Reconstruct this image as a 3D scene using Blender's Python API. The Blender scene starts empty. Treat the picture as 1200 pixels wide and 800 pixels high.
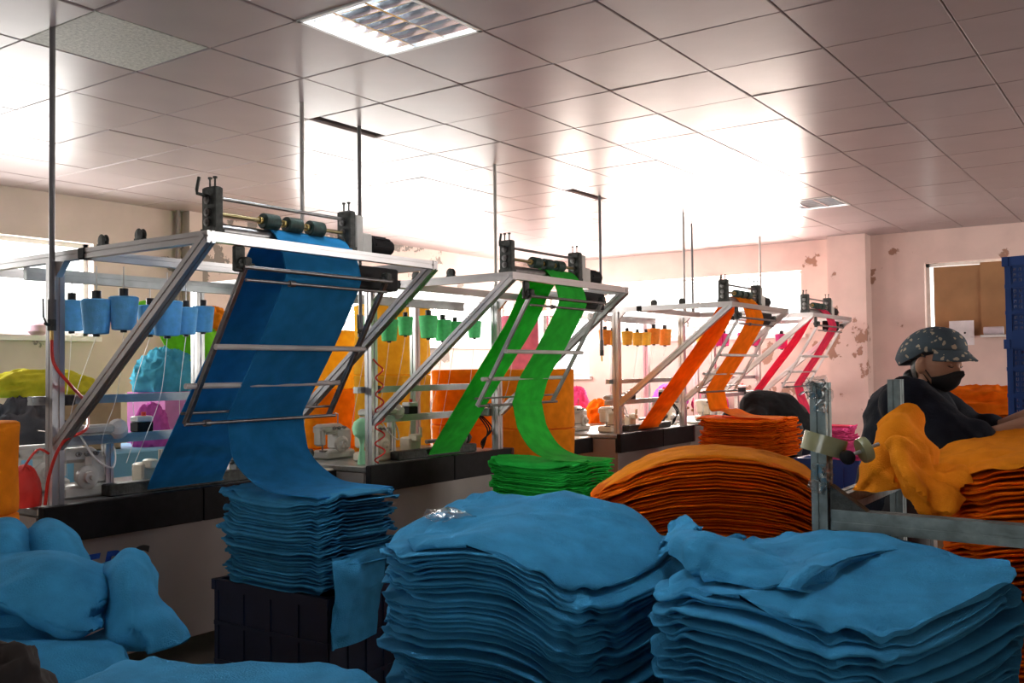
import bpy, math, random
from mathutils import Vector, Matrix, noise
random.seed(7)
PI = math.pi
S = bpy.context.scene
COL = S.collection

# ------------------------------------------------------------------ camera
YAW, PITCH, ROLL, FPX, HC = 0.61037379, 0.02975728, -0.0114777, 1123.326, 1.45
HZ = 3.022                                  # suspended ceiling height
O = Vector((0, 0, HC))
FW = Vector((math.cos(YAW)*math.cos(PITCH), math.sin(YAW)*math.cos(PITCH), math.sin(PITCH)))
_r = FW.cross(Vector((0, 0, 1))).normalized(); _u = _r.cross(FW)
RT = _r*math.cos(ROLL) + _u*math.sin(ROLL); UP = -_r*math.sin(ROLL) + _u*math.cos(ROLL)
def ray(x, y): return FW + RT*((x-600)/FPX) - UP*((y-400)/FPX)
def atz(x, y, z): d = ray(x, y); return O + d*((z-HC)/d.z)
def aty(x, y, Y): d = ray(x, y); return O + d*(Y/d.y)
def atx(x, y, X): d = ray(x, y); return O + d*(X/d.x)
def atd(x, y, d): return O + ray(x, y)*d
def proj(p):
    w = Vector(p)-O; z = w.dot(FW)
    return (600+FPX*w.dot(RT)/z, 400-FPX*w.dot(UP)/z, z) if z > .05 else (9e9, 9e9, z)

cam_d = bpy.data.cameras.new('camera'); cam = bpy.data.objects.new('camera', cam_d); COL.objects.link(cam)
cam_d.sensor_width = 36; cam_d.lens = FPX*36/1200; cam_d.clip_start = .05; cam_d.clip_end = 200
M = Matrix.Identity(4)
for i in range(3):
    M[i][0] = RT[i]; M[i][1] = UP[i]; M[i][2] = -FW[i]; M[i][3] = O[i]
cam.matrix_world = M
S.camera = cam

# ------------------------------------------------------------------ world, daylight, exposure
S.view_settings.view_transform = 'Standard'
S.view_settings.look = 'None'
S.view_settings.gamma = 1
S.view_settings.use_curve_mapping = False
S.view_settings.exposure = 1.0
W = bpy.data.worlds.new('overcast_sky'); S.world = W; W.use_nodes = True
bg = W.node_tree.nodes['Background']; bg.inputs[0].default_value = (1, .97, .94, 1); bg.inputs[1].default_value = 2.2
# (wall, lo, hi, z0, z1): openings in the walls, right and rear ones added for fill; daylight comes in through them
WIN_LEFT = [(1.2, 4.86, 1.79, 2.62), (7.3, 11.3, 1.79, 2.56)]           # along X, at Y = YL
WIN_BACK = [(3.90, 6.78, 1.86, 2.66), (7.0, 7.7, 1.35, 2.62)]           # along Y, at X = XB
FILL_WIN_RIGHT = [(6.2, 10.6, 1.5, 2.6)]; FILL_WIN_REAR = [(0.0, 2.6, 1.3, 2.5)]  # unseen openings, added to let fill light in
WIN_BOARD = (1.35, 2.45, 1.78, 2.64)
YL, XB, YR, XR = 7.95, 11.92, -4.0, -3.2
def daylight_or_fill(name, loc, rot, sx, sy, power, color):
    l = bpy.data.lights.new(name, 'AREA'); l.shape = 'RECTANGLE'; l.size = sx; l.size_y = sy; l.energy = power; l.color = color
    o = bpy.data.objects.new(name, l); COL.objects.link(o); o.location = loc; o.rotation_euler = rot
    return o
for (a, b, z0, z1), pw in zip(WIN_LEFT, (120, 175)):
    daylight_or_fill('window_or_fill_light', ((a+b)/2, YL+.42, (z0+z1)/2+.08), (-PI/2, 0, 0), b-a, z1-z0, pw, (1, .93, .88))
for (a, b, z0, z1), pw in zip(WIN_BACK, (320, 60)):
    daylight_or_fill('window_or_fill_light', (XB+.42, (a+b)/2, (z0+z1)/2+.08), (0, PI/2, 0), z1-z0, b-a, pw, (1, .80, .70))
for a, b, z0, z1 in FILL_WIN_REAR: daylight_or_fill('window_or_fill_light', (XR-.32, (a+b)/2, (z0+z1)/2), (0, -PI/2, 0), z1-z0, b-a, 8, (.92, .96, 1))  # weak fill lamp behind the added rear window
for a, b, z0, z1 in FILL_WIN_RIGHT: daylight_or_fill('window_or_fill_light', ((a+b)/2, YR-.32, (z0+z1)/2), (PI/2, 0, 0), b-a, z1-z0, 130, (1, .90, .84))  # fill lamp at the added right window, lifts back wall and ambience

# ------------------------------------------------------------------ materials
MATS = {}
def nt_new(name):
    m = bpy.data.materials.new(name); m.use_nodes = True
    return m, m.node_tree.nodes, m.node_tree.links, m.node_tree.nodes['Principled BSDF']
def mat(name, base, rough=.6, metal=0, var=.12, scale=8, bump=0, bscale=60, spec=.5, sheen=0, transl=0, emit=0, coat=0):
    if name in MATS: return MATS[name]
    m, N, L, b = nt_new(name)
    tc = N.new('ShaderNodeTexCoord')
    nz = N.new('ShaderNodeTexNoise'); nz.inputs['Scale'].default_value = scale; nz.inputs['Detail'].default_value = 4
    L.new(tc.outputs['Object'], nz.inputs['Vector'])
    rp = N.new('ShaderNodeValToRGB')
    rp.color_ramp.elements[0].position = .3; rp.color_ramp.elements[1].position = .7
    rp.color_ramp.elements[0].color = (*[c*(1-var) for c in base], 1)
    rp.color_ramp.elements[1].color = (*[min(1, c*(1+var)) for c in base], 1)
    L.new(nz.outputs['Fac'], rp.inputs['Fac']); L.new(rp.outputs['Color'], b.inputs['Base Color'])
    b.inputs['Roughness'].default_value = rough; b.inputs['Metallic'].default_value = metal
    b.inputs['Specular IOR Level'].default_value = spec
    if sheen: b.inputs['Sheen Weight'].default_value = sheen; b.inputs['Sheen Roughness'].default_value = .5
    if coat: b.inputs['Coat Weight'].default_value = coat; b.inputs['Coat Roughness'].default_value = .1
    if emit: b.inputs['Emission Color'].default_value = (*base, 1); b.inputs['Emission Strength'].default_value = emit
    if bump:
        n2 = N.new('ShaderNodeTexNoise'); n2.inputs['Scale'].default_value = bscale; n2.inputs['Detail'].default_value = 3
        bp = N.new('ShaderNodeBump'); bp.inputs['Strength'].default_value = bump; bp.inputs['Distance'].default_value = .01
        L.new(tc.outputs['Object'], n2.inputs['Vector']); L.new(n2.outputs['Fac'], bp.inputs['Height']); L.new(bp.outputs['Normal'], b.inputs['Normal'])
    if transl:
        t = N.new('ShaderNodeBsdfTranslucent'); L.new(rp.outputs['Color'], t.inputs['Color'])
        mx = N.new('ShaderNodeMixShader'); mx.inputs[0].default_value = transl
        out = N['Material Output']; L.new(b.outputs[0], mx.inputs[1]); L.new(t.outputs[0], mx.inputs[2]); L.new(mx.outputs[0], out.inputs['Surface'])
    MATS[name] = m
    return m
def wall_mat(name, base, flake, lo, hi, scale, seed):
    m, N, L, b = nt_new(name)
    tc = N.new('ShaderNodeTexCoord')
    mp = N.new('ShaderNodeMapping'); mp.inputs['Location'].default_value = (seed, seed*.7, seed*1.3)
    L.new(tc.outputs['Object'], mp.inputs['Vector'])
    n1 = N.new('ShaderNodeTexNoise'); n1.inputs['Scale'].default_value = scale; n1.inputs['Detail'].default_value = 7; n1.inputs['Roughness'].default_value = .62
    n2 = N.new('ShaderNodeTexNoise'); n2.inputs['Scale'].default_value = .55; n2.inputs['Detail'].default_value = 1
    n3 = N.new('ShaderNodeTexNoise'); n3.inputs['Scale'].default_value = 3; n3.inputs['Detail'].default_value = 5
    for n in (n1, n2, n3): L.new(mp.outputs['Vector'], n.inputs['Vector'])
    ad = N.new('ShaderNodeMath'); ad.operation = 'MULTIPLY_ADD'; ad.inputs[1].default_value = .45
    L.new(n2.outputs['Fac'], ad.inputs[0]); L.new(n1.outputs['Fac'], ad.inputs[2])
    rp = N.new('ShaderNodeValToRGB'); rp.color_ramp.elements[0].position = lo; rp.color_ramp.elements[1].position = hi
    L.new(ad.outputs[0], rp.inputs['Fac'])
    dirt = N.new('ShaderNodeValToRGB')
    dirt.color_ramp.elements[0].color = (*[c*.9 for c in base], 1); dirt.color_ramp.elements[1].color = (*base, 1)
    dirt.color_ramp.elements[0].position = .35; dirt.color_ramp.elements[1].position = .6
    L.new(n3.outputs['Fac'], dirt.inputs['Fac'])
    mx = N.new('ShaderNodeMix'); mx.data_type = 'RGBA'
    L.new(rp.outputs['Color'], mx.inputs['Factor']); L.new(dirt.outputs['Color'], mx.inputs['A']); mx.inputs['B'].default_value = (*flake, 1)
    L.new(mx.outputs['Result'], b.inputs['Base Color'])
    b.inputs['Roughness'].default_value = .75
    bp = N.new('ShaderNodeBump'); bp.inputs['Strength'].default_value = .5; bp.inputs['Distance'].default_value = .01; bp.invert = True
    L.new(rp.outputs['Color'], bp.inputs['Height']); L.new(bp.outputs['Normal'], b.inputs['Normal'])
    MATS[name] = m
    return m
def clear_mat(name, tint, gloss=.12, rough=.05):
    m, N, L, b = nt_new(name)
    N.remove(b)
    t = N.new('ShaderNodeBsdfTransparent'); t.inputs['Color'].default_value = (*tint, 1)
    g = N.new('ShaderNodeBsdfGlossy'); g.inputs['Roughness'].default_value = rough
    mx = N.new('ShaderNodeMixShader'); mx.inputs[0].default_value = gloss
    L.new(t.outputs[0], mx.inputs[1]); L.new(g.outputs[0], mx.inputs[2]); L.new(mx.outputs[0], N['Material Output'].inputs['Surface'])
    MATS[name] = m
    return m
alu = mat('aluminium', (.62, .62, .63), .32, .9, .08, 5)
alu_dull = mat('dull_aluminium', (.42, .45, .45), .45, .8, .15, 12)
iron = mat('dark_iron', (.06, .065, .06), .55, .5, .4, 40, .3, 80)
rod_m = mat('steel_rod', (.25, .25, .25), .35, .9, .2, 30)
castm = mat('cast_grey_enamel', (.55, .54, .50), .4, 0, .1, 10, coat=.3)
cream = mat('cream_enamel', (.72, .66, .52), .4, 0, .1, 10)
blackm = mat('black_lacquer', (.010, .010, .011), .6, 0, .3, 20, spec=.2)
greym = mat('grey_panel_enamel', (.30, .27, .25), .5, 0, .08, 3)
steel = mat('bed_steel', (.35, .37, .37), .35, .7, .2, 20)
whitep = mat('white_plastic', (.82, .82, .80), .4)
redp = mat('red_plastic', (.75, .04, .03), .4)
rubber = mat('green_black_rubber', (.02, .05, .04), .6, 0, .5, 50)
dark = mat('black_core', (.015, .015, .018), .5)
wood = mat('board_wood', (.36, .20, .10), .6, 0, .25, 3)
cardboard = mat('cardboard', (.48, .33, .19), .8)
brass = mat('brass', (.6, .42, .15), .35, .9)
def cloth(name, c, sheen=.0, transl=0): return mat(name, c, .95, 0, .14, 14, .35, 220, .05, sheen*.3, transl)
BLUE = cloth('blue_fleece', (.045, .265, .49)); BLUEW = cloth('blue_web', (.025, .25, .54), .1, .28)
GREEN = cloth('green_fleece', (.03, .60, .08)); GREENW = cloth('green_web', (.06, .66, .08), .1, .4)
ORANGE = cloth('orange_fleece', (.88, .16, .005)); ORANGEW = cloth('orange_web', (.92, .28, .01), .1, .45)
AMBER = cloth('amber_fleece', (.98, .285, .015))
PINKW = cloth('pink_web', (.80, .07, .16), .1, .3); PINK = cloth('pink_fleece', (.75, .08, .25))
glass = clear_mat('window_glass', (.95, .97, .97), .06, .02)
film = clear_mat('plastic_film', (.92, .95, .95), .18, .2)

# ------------------------------------------------------------------ mesh helpers
ORG = {}
class MB:
    def __init__(s): s.v = []; s.f = []
    def add(s, vs, fs):
        n = len(s.v); s.v += [Vector(v) for v in vs]; s.f += [tuple(i+n for i in f) for f in fs]; return s
    def box(s, c, d, R=None, ch=0):
        x, y, z = d[0]/2, d[1]/2, d[2]/2; R = R or Matrix.Identity(3); c = Vector(c)
        if ch <= 0:
            vs = [Vector((a*x, b*y, e*z)) for e in (-1, 1) for a, b in ((-1, -1), (1, -1), (1, 1), (-1, 1))]
            return s.add([c+R@v for v in vs], [(3, 2, 1, 0), (4, 5, 6, 7), (0, 1, 5, 4), (1, 2, 6, 5), (2, 3, 7, 6), (3, 0, 4, 7)])
        ch = min(ch, x*.49, y*.49, z*.49)
        vs = []
        def ring(ix, zz):
            X, Y = x-ix, y-ix
            return [(-X+ch, -Y, zz), (X-ch, -Y, zz), (X, -Y+ch, zz), (X, Y-ch, zz), (X-ch, Y, zz), (-X+ch, Y, zz), (-X, Y-ch, zz), (-X, -Y+ch, zz)]
        for ix, zz in ((ch, -z), (0, -z+ch), (0, z-ch), (ch, z)): vs += ring(ix, zz)
        fs = [tuple(range(7, -1, -1)), tuple(range(24, 32))]
        for k in range(3):
            for i in range(8): j = (i+1) % 8; fs.append((k*8+i, k*8+j, k*8+8+j, k*8+8+i))
        return s.add([c+R@Vector(v) for v in vs], fs)
    def bb(s, x0, x1, y0, y1, z0, z1, ch=0): return s.box(((x0+x1)/2, (y0+y1)/2, (z0+z1)/2), (x1-x0, y1-y0, z1-z0), None, ch)
    def rings(s, rs, cap=True, closed=False):
        n = len(rs[0]); vs = [v for r in rs for v in r]; fs = []
        K = len(rs)
        for k in range(K if closed else K-1):
            for i in range(n): j = (i+1) % n; k2 = (k+1) % K; fs.append((k*n+i, k*n+j, k2*n+j, k2*n+i))
        if cap and not closed: fs += [tuple(range(n-1, -1, -1)), tuple(range((K-1)*n, K*n))]
        return s.add(vs, fs)
    def lathe(s, p0, ax, prof, n=20):
        p0 = Vector(p0); ax = Vector(ax).normalized(); a, b = frame(ax)
        return s.rings([[p0+ax*h+(a*math.cos(t)+b*math.sin(t))*max(r, 1e-4) for t in [2*PI*i/n for i in range(n)]] for h, r in prof])
    def cyl(s, p0, p1, r, r1=None, n=14):
        d = Vector(p1)-Vector(p0); return s.lathe(p0, d, [(0, r), (d.length, r if r1 is None else r1)], n)
    def tube(s, pts, r, n=6, closed=False):
        pts = [Vector(p) for p in pts]; rs = []; a = None
        for i, p in enumerate(pts):
            t = (pts[min(i+1, len(pts)-1)]-pts[max(i-1, 0)]).normalized()
            if a is None: a, b = frame(t)
            else: a = (a-t*a.dot(t)).normalized(); b = t.cross(a)
            rr = r[i] if isinstance(r, (list, tuple)) else r
            rs.append([p+(a*math.cos(q)+b*math.sin(q))*rr for q in [2*PI*k/n for k in range(n)]])
        return s.rings(rs)
    def slot(s, p0, p1, w, h=None, upv=(0, 0, 1)):
        """grooved aluminium extrusion"""
        h = h or w; p0, p1 = Vector(p0), Vector(p1); t = (p1-p0).normalized()
        u = Vector(upv)
        if abs(t.dot(u)) > .95: u = Vector((0, 1, 0))
        a = t.cross(u).normalized(); b = a.cross(t).normalized()
        g, d = .17, .22
        sec = [(-1, -1), (-g, -1), (-g, -1+d), (g, -1+d), (g, -1), (1, -1), (1, -g), (1-d, -g), (1-d, g), (1, g), (1, 1), (g, 1), (g, 1-d), (-g, 1-d), (-g, 1), (-1, 1), (-1, g), (-1+d, g), (-1+d, -g), (-1, -g)]
        rs = [[p+a*(x*w/2)+b*(y*h/2) for x, y in sec] for p in (p0, p1)]
        return s.rings(rs)
    def sphere(s, c, r, nu=16, nv=10, R=None):
        c = Vector(c); r = Vector(r) if hasattr(r, '__len__') else Vector((r, r, r)); R = R or Matrix.Identity(3)
        return s.rings([[c+R@Vector((r.x*math.sin(p)*math.cos(t), r.y*math.sin(p)*math.sin(t), -r.z*math.cos(p))) for t in [2*PI*i/nu for i in range(nu)]] for p in [PI*(k+.02*(k == 0)-.02*(k == nv))/nv for k in range(nv+1)]])
def frame(t):
    u = Vector((0, 0, 1)) if abs(t.z) < .9 else Vector((1, 0, 0))
    a = t.cross(u).normalized(); return a, t.cross(a).normalized()
def rz(a): return Matrix.Rotation(a, 3, 'Z')
def mesh_of(mb, m, name, org=(0, 0, 0), smooth=True, ang=38):
    me = bpy.data.meshes.new(name); o = Vector(org)
    me.from_pydata([tuple(v-o) for v in mb.v], [], mb.f); me.materials.append(m)
    if smooth:
        me.polygons.foreach_set('use_smooth', [True]*len(me.polygons)); me.set_sharp_from_angle(angle=math.radians(ang))
    me.update()
    return me
def tag(o, label=None, cat=None, group=None, kind=None):
    for k, v in (('label', label), ('category', cat), ('group', group), ('kind', kind)):
        if v: o[k] = v
    return o
def obj(name, mb, m, parent=None, base=None, smooth=True, ang=38):
    """one mesh object from world-space geometry, origin at the parent's origin or at base"""
    org = ORG[parent.name] if parent else Vector(base or (0, 0, 0))
    me = mesh_of(mb, m, name, org, smooth, ang)
    o = bpy.data.objects.new(name, me); COL.objects.link(o); ORG[o.name] = org
    if parent: o.parent = parent
    else: o.location = org
    return o
def thing(name, label, cat, loc, group=None, kind=None):
    o = bpy.data.objects.new(name, None); COL.objects.link(o); o.location = loc; o.empty_display_size = .1
    ORG[o.name] = Vector(loc); return tag(o, label, cat, group, kind)
def inst(name, me, loc, parent=None, rot=None, scale=None):
    o = bpy.data.objects.new(name, me); COL.objects.link(o)
    if parent: o.parent = parent; o.location = Vector(loc)-ORG[parent.name]
    else: o.location = loc
    if rot: o.rotation_euler = rot
    if scale: o.scale = scale
    ORG[o.name] = ORG[parent.name] if parent else Vector(loc)
    return o
def struct(name, mb, m, parent=None, **k):
    o = obj(name, mb, m, parent, **k)
    if not parent: o['kind'] = 'structure'
    return o
def crom(P, k):
    """Catmull-Rom through points, k steps a span"""
    P = [Vector(p) for p in P]; out = []
    for i in range(len(P)-1):
        a, b, c, d = P[max(i-1, 0)], P[i], P[i+1], P[min(i+2, len(P)-1)]
        for j in range(k):
            t = j/k
            out.append(.5*((2*b)+(c-a)*t+(2*a-5*b+4*c-d)*t*t+(3*b-a-3*c+d)*t**3))
    return out+[P[-1]]
def patch(rows, k=6, th=.006, wr=.0, ws=9, seed=0):
    """smooth cloth sheet with thickness through a grid of world points"""
    R = [crom(r, k) for r in rows]; cols = [crom([r[i] for r in R], k) for i in range(len(R[0]))]
    nu, nv = len(cols[0]), len(cols)
    G = [[cols[j][i] for j in range(nv)] for i in range(nu)]
    mb = MB(); top = []; bot = []
    for i in range(nu):
        for j in range(nv):
            a = G[min(i+1, nu-1)][j]-G[max(i-1, 0)][j]; b = G[i][min(j+1, nv-1)]-G[i][max(j-1, 0)]
            n = a.cross(b)
            n = n.normalized() if n.length > 1e-9 else Vector((0, 0, 1))
            if n.z < 0: n = -n
            p = G[i][j]
            if wr: p = p+n*wr*(noise.noise(p*ws+Vector((seed, 0, 0)))+.5*(1-2.4*abs(noise.noise(p*ws*1.4+Vector((0, seed, 3))))))
            top.append(p+n*th/2); bot.append(p-n*th/2)
    N = nu*nv; fs = []
    for i in range(nu-1):
        for j in range(nv-1):
            q = (i*nv+j, i*nv+j+1, (i+1)*nv+j+1, (i+1)*nv+j); fs.append(q); fs.append(tuple(N+x for x in reversed(q)))
    rim = [(0, j) for j in range(nv)]+[(i, nv-1) for i in range(1, nu)]+[(nu-1, j) for j in range(nv-2, -1, -1)]+[(i, 0) for i in range(nu-2, 0, -1)]
    rim = [i*nv+j for i, j in rim]
    for q in range(len(rim)): a, b = rim[q], rim[(q+1) % len(rim)]; fs.append((b, a, N+a, N+b))
    return mb.add(top+bot, fs)

# ------------------------------------------------------------------ structure: room shell
concrete = mat('floor_concrete', (.16, .15, .13), .6, 0, .3, 2)
wl = wall_mat('wall_paint_left', (.60, .52, .47), (.20, .19, .17), .82, .835, 1.6, 3.1)
wb = wall_mat('wall_paint_back', (.74, .55, .49), (.36, .20, .14), .87, .885, 2.4, 7.7)
struct('floor', MB().bb(XR-.2, XB+.2, YR-.2, YL+.2, -.12, 0), concrete)
def wall_with_openings(name, axis, at, th, lo, hi, wins, m):
    mb = MB()
    def seg(a, b, z0, z1):
        if b-a < .01 or z1-z0 < .01: return
        if axis == 'x': mb.bb(a, b, at, at+th, z0, z1)
        else: mb.bb(at, at+th, a, b, z0, z1)
    c = lo
    for a, b, z0, z1 in sorted(wins):
        seg(c, a, 0, 3.4); seg(a, b, 0, z0); seg(a, b, z1, 3.4); c = b
    seg(c, hi, 0, 3.4)
    return struct(name, mb, m, smooth=False)
wall_with_openings('wall_left', 'x', YL, .24, XR-.2, XB+.24, WIN_LEFT, wl)
wall_with_openings('wall_back', 'y', XB, .24, YR-.2, YL+.24, WIN_BACK+[WIN_BOARD], wb)
wall_with_openings('wall_right', 'x', YR-.2, .2, XR-.2, XB+.2, FILL_WIN_RIGHT, wb)
wall_with_openings('wall_rear', 'y', XR-.2, .2, YR-.2, YL+.2, FILL_WIN_REAR, wl)
col_o = struct('trim_1', MB().bb(XB-.24, XB, 3.05, 3.50, 0, HZ), wb, smooth=False)                 # pier of the back wall
struct('trim_2', MB().bb(5.78, 5.93, YL-.12, YL, 0, HZ), wl, smooth=False)                         # slim pier of the left wall
struct('trim_3', MB().cyl((5.70, YL-.05, 0), (5.70, YL-.05, HZ), .022), greym)                     # pipe beside it
# windows
frame_w = mat('window_frame_white', (.75, .74, .72), .5)
def window(n, axis, at, a, b, z0, z1, nmul):
    def B(mb, lo, hi, d0, d1, q0, q1): return mb.bb(lo, hi, at+d0, at+d1, q0, q1) if axis == 'x' else mb.bb(at+d0, at+d1, lo, hi, q0, q1)
    c = ((a+b)/2, at+.12, z0) if axis == 'x' else (at+.12, (a+b)/2, z0)
    t = thing(f'window_{n}', None, None, c, kind='structure')
    B(f := MB(), a, b, .10, .16, z0, z0+.04); B(f, a, b, .10, .16, z1-.04, z1); B(f, a, a+.04, .10, .16, z0, z1); B(f, b-.04, b, .10, .16, z0, z1)
    obj('window_frame', f, frame_w, t, smooth=False)
    for k in range(nmul):
        x0 = a+(b-a)*k/nmul; x1 = a+(b-a)*(k+1)/nmul
        if k: obj('mullion', B(MB(), x0-.02, x0+.02, .11, .15, z0, z1), frame_w, t, smooth=False)
        obj('pane', B(MB(), x0+.02, x1-.02, .128, .132, z0+.03, z1-.03), glass, t, smooth=False)
    obj('window_sill', B(MB(), a-.05, b+.05, -.05, .10, z0-.045, z0), frame_w, t, smooth=False)
    return t
window(1, 'x', YL, *WIN_LEFT[0], 3); window(2, 'x', YL, *WIN_LEFT[1], 5)
window(3, 'y', XB, *WIN_BACK[0], 4); window(4, 'y', XB, *WIN_BACK[1], 1)
window(6, 'x', YR-.26, *FILL_WIN_RIGHT[0], 4); window(7, 'y', XR-.26, *FILL_WIN_REAR[0], 2)  # right and rear windows are unseen, added to go with the fill lamps
y0, y1, z0, z1 = WIN_BOARD
t = thing('window_5', None, None, (XB+.1, (y0+y1)/2, z0), kind='structure')
ply = mat('plywood', (.34, .17, .07), .6, 0, .2, 2.5)
f = MB().bb(XB+.1, XB+.16, y0, y1, z1-.04, z1).bb(XB+.1, XB+.16, y0, y1, z0, z0+.03).bb(XB+.1, XB+.16, y1-.04, y1, z0, z1).bb(XB+.1, XB+.16, y0, y0+.04, z0, z1)
obj('window_frame', f, frame_w, t, smooth=False)
obj('pane', MB().bb(XB+.128, XB+.132, y0, y1, z0, z1), glass, t, smooth=False)
obj('plywood_panel', MB().bb(XB+.05, XB+.07, 1.80, y1-.09, z0, z1-.05), ply, t, smooth=False)
obj('plywood_panel', MB().bb(XB+.025, XB+.045, y0, 1.86, z0, z1-.03), ply, t, smooth=False)

# ceiling: slab, grid bars and clip-in panels
slab = struct('ceiling', MB().bb(XR-.2, XB+.24, YR-.2, YL+.24, 3.4, 3.5), mat('slab_concrete', (.05, .05, .05), .9))
tile_m = mat('ceiling_panel_enamel', (.42, .35, .355), .29, 0, .05, 2.5, .08, 7, .08)
tile_p = mat('perforated_panel', (.42, .41, .36), .6, 0, .25, 60, .3, 120)
gridm = mat('ceiling_grid_metal', (.30, .26, .25), .5, .2)
GX, GY, T = 4.1359, 2.0153, .6
def tile_mesh(name, w, h, m):
    a, b = w/2, h/2; e = .005
    return mesh_of(MB().add([(-a, -b, .012), (a, -b, .012), (a, b, .012), (-a, b, .012), (-a, -b, e), (a, -b, e), (a, b, e), (-a, b, e), (-a+e, -b+e, 0), (a-e, -b+e, 0), (a-e, b-e, 0), (-a+e, b-e, 0)],
        [(0, 1, 2, 3)]+[(4+k-4*0, k, 0, 4) for k in ()]+[(0+i, 4+i, 4+(i+1) % 4, (i+1) % 4) for i in range(4)]+[(4+i, 8+i, 8+(i+1) % 4, 4+(i+1) % 4) for i in range(4)]+[(11, 10, 9, 8)]), m, name, smooth=False)
me_tile = tile_mesh('ceiling_tile', .595, .595, tile_m); me_perf = tile_mesh('ceiling_tile_perforated', .595, .595, tile_p)
me_cut = tile_mesh('ceiling_tile_cut', .592, .50, tile_m)
rest = MB()
LIGHTS = []
def tile_of(x, y): return (math.floor((x-GX)/T), math.floor((y-GY)/T))
FIX = {tile_of(*atz(455, 33, HZ).xy), tile_of(*atz(950, 240, HZ).xy), tile_of(1.75, 1.15)}  # last one is an unseen fixture, added to brighten the foreground piles
CUT = {tile_of(*atz(412, 140, HZ).xy), tile_of(*atz(690, 225, HZ).xy)}
PERF = {tile_of(*atz(155, 45, HZ).xy)}
i0, i1 = math.ceil((XR-GX)/T)-1, math.ceil((XB-GX)/T); j0, j1 = math.ceil((YR-GY)/T)-1, math.ceil((YL-GY)/T)
for i in range(i0, i1):
    for j in range(j0, j1):
        cx, cy = GX+(i+.5)*T, GY+(j+.5)*T
        if cx+.3 > XB+.3 or cy+.3 > YL+.3 or cx < XR or cy < YR: continue
        if (i, j) in FIX: LIGHTS.append((cx, cy)); continue
        px = [proj((cx+a, cy+b, HZ)) for a in (-.3, .3) for b in (-.3, .3)]
        vis = any(-5 < p[0] < 1205 and -5 < p[1] < 805 and p[2] > .2 for p in px)
        if not vis: rest.bb(cx-.296, cx+.296, cy-.296, cy+.296, HZ, HZ+.012); continue
        me = me_perf if (i, j) in PERF else me_tile; dy = 0
        if (i, j) in CUT: me = me_cut; dy = -.046
        r = random.Random(i*91+j*7)
        o = inst('ceiling_tile', me, (cx, cy+dy, HZ+r.uniform(-.0015, .0015)), slab, (r.uniform(-.004, .004), r.uniform(-.004, .004), 0))
o = obj('ceiling_tile_field', rest, tile_m, slab, smooth=False); o['kind'] = 'stuff'
for i in range(i0, i1+1):
    x = GX+i*T
    if XR < x < XB: obj('grid_bar', MB().bb(x-.012, x+.012, YR, YL, HZ+.012, HZ+.04), gridm, slab, smooth=False)
for j in range(j0, j1+1):
    y = GY+j*T
    if YR < y < YL: obj('grid_bar', MB().bb(XR, XB, y-.012, y+.012, HZ+.010, HZ+.05), gridm, slab, smooth=False)

# louvred ceiling lights
mirror = mat('louvre_mirror', (.8, .82, .85), .12, 1, .02)
tube_m = mat('lamp_tube', (.9, .95, 1), .4, emit=30)
def ceiling_light(cx, cy, label):
    t = thing('ceiling_light', label, 'ceiling light', (cx, cy, HZ), 'louvred ceiling lights')
    z = HZ
    f = MB()
    for a in (-1, 1): f.bb(cx+a*.288-.01, cx+a*.288+.01, cy-.298, cy+.298, z-.004, z+.09); f.bb(cx-.298, cx+.298, cy+a*.288-.01, cy+a*.288+.01, z-.004, z+.09)
    f.bb(cx-.298, cx+.298, cy-.298, cy+.298, z+.09, z+.095)
    obj('housing', f, whitep, t, smooth=False)
    for k in range(3):
        y = cy+(k-1)*.19
        obj('lamp_tube', MB().cyl((cx-.27, y, z+.06), (cx+.27, y, z+.06), .013), tube_m, t)
    for k in range(2): obj('long_louvre', MB().box((cx, cy+(k-.5)*.19, z+.028), (.56, .012, .055)), mirror, t, smooth=False)
    for k in range(7):
        x = cx-.24+k*.08
        b = MB().add([(x-.003, cy-.28, z+.002), (x-.003, cy+.28, z+.002), (x+.003, cy+.28, z+.002), (x+.003, cy-.28, z+.002), (x-.012, cy-.28, z+.05), (x-.012, cy+.28, z+.05), (x+.012, cy+.28, z+.05), (x+.012, cy-.28, z+.05)],
            [(0, 1, 2, 3), (4, 7, 6, 5), (0, 4, 5, 1), (1, 5, 6, 2), (2, 6, 7, 3), (3, 7, 4, 0)])
        obj('cross_louvre', b, mirror, t, smooth=False)
for (cx, cy) in LIGHTS:
    ceiling_light(cx, cy, 'added unseen louvred ceiling light above the foreground blue piles' if cx < 2.4 else 'square louvred ceiling light above the blue fabric machine' if cx < 6 else 'square louvred ceiling light near the pier of the back wall')

# drop pipes from the ceiling
pipe_m = mat('conduit_grey', (.16, .16, .165), .45, .5); pipe_l = mat('conduit_pale', (.42, .40, .38), .45, .4)
def drop_pipe(x, y, zb, label, m=pipe_m, r=.013, valve=False):
    t = thing('drop_pipe', label, 'pipe', (x, y, zb), 'pipes dropping from the ceiling')
    obj('pipe', MB().cyl((x, y, zb), (x, y, HZ+.2), r, n=12), m, t)
    if zb < 1.9 or True: obj('coupling', MB().cyl((x, y, zb-.0), (x, y, zb+.09), r*1.45, n=12), m, t)
    if valve:
        v = obj('valve', MB().cyl((x, y, zb-.05), (x, y, zb+.0), .019).cyl((x, y, zb-.03), (x-.04, y-.02, zb-.02), .008), iron, t)
        obj('valve_lever', MB().tube([(x-.035, y-.018, zb-.02), (x-.055, y-.03, zb+.01), (x-.058, y-.032, zb+.09)], .005), iron, v)
        obj('hose_nipple', MB().cyl((x, y, zb-.10), (x, y, zb-.05), .008), brass, t)
drop_pipe(2.335, 4.15, 1.70, 'dark drop pipe with valve and red hose by the blue machine post', valve=True)
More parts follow.
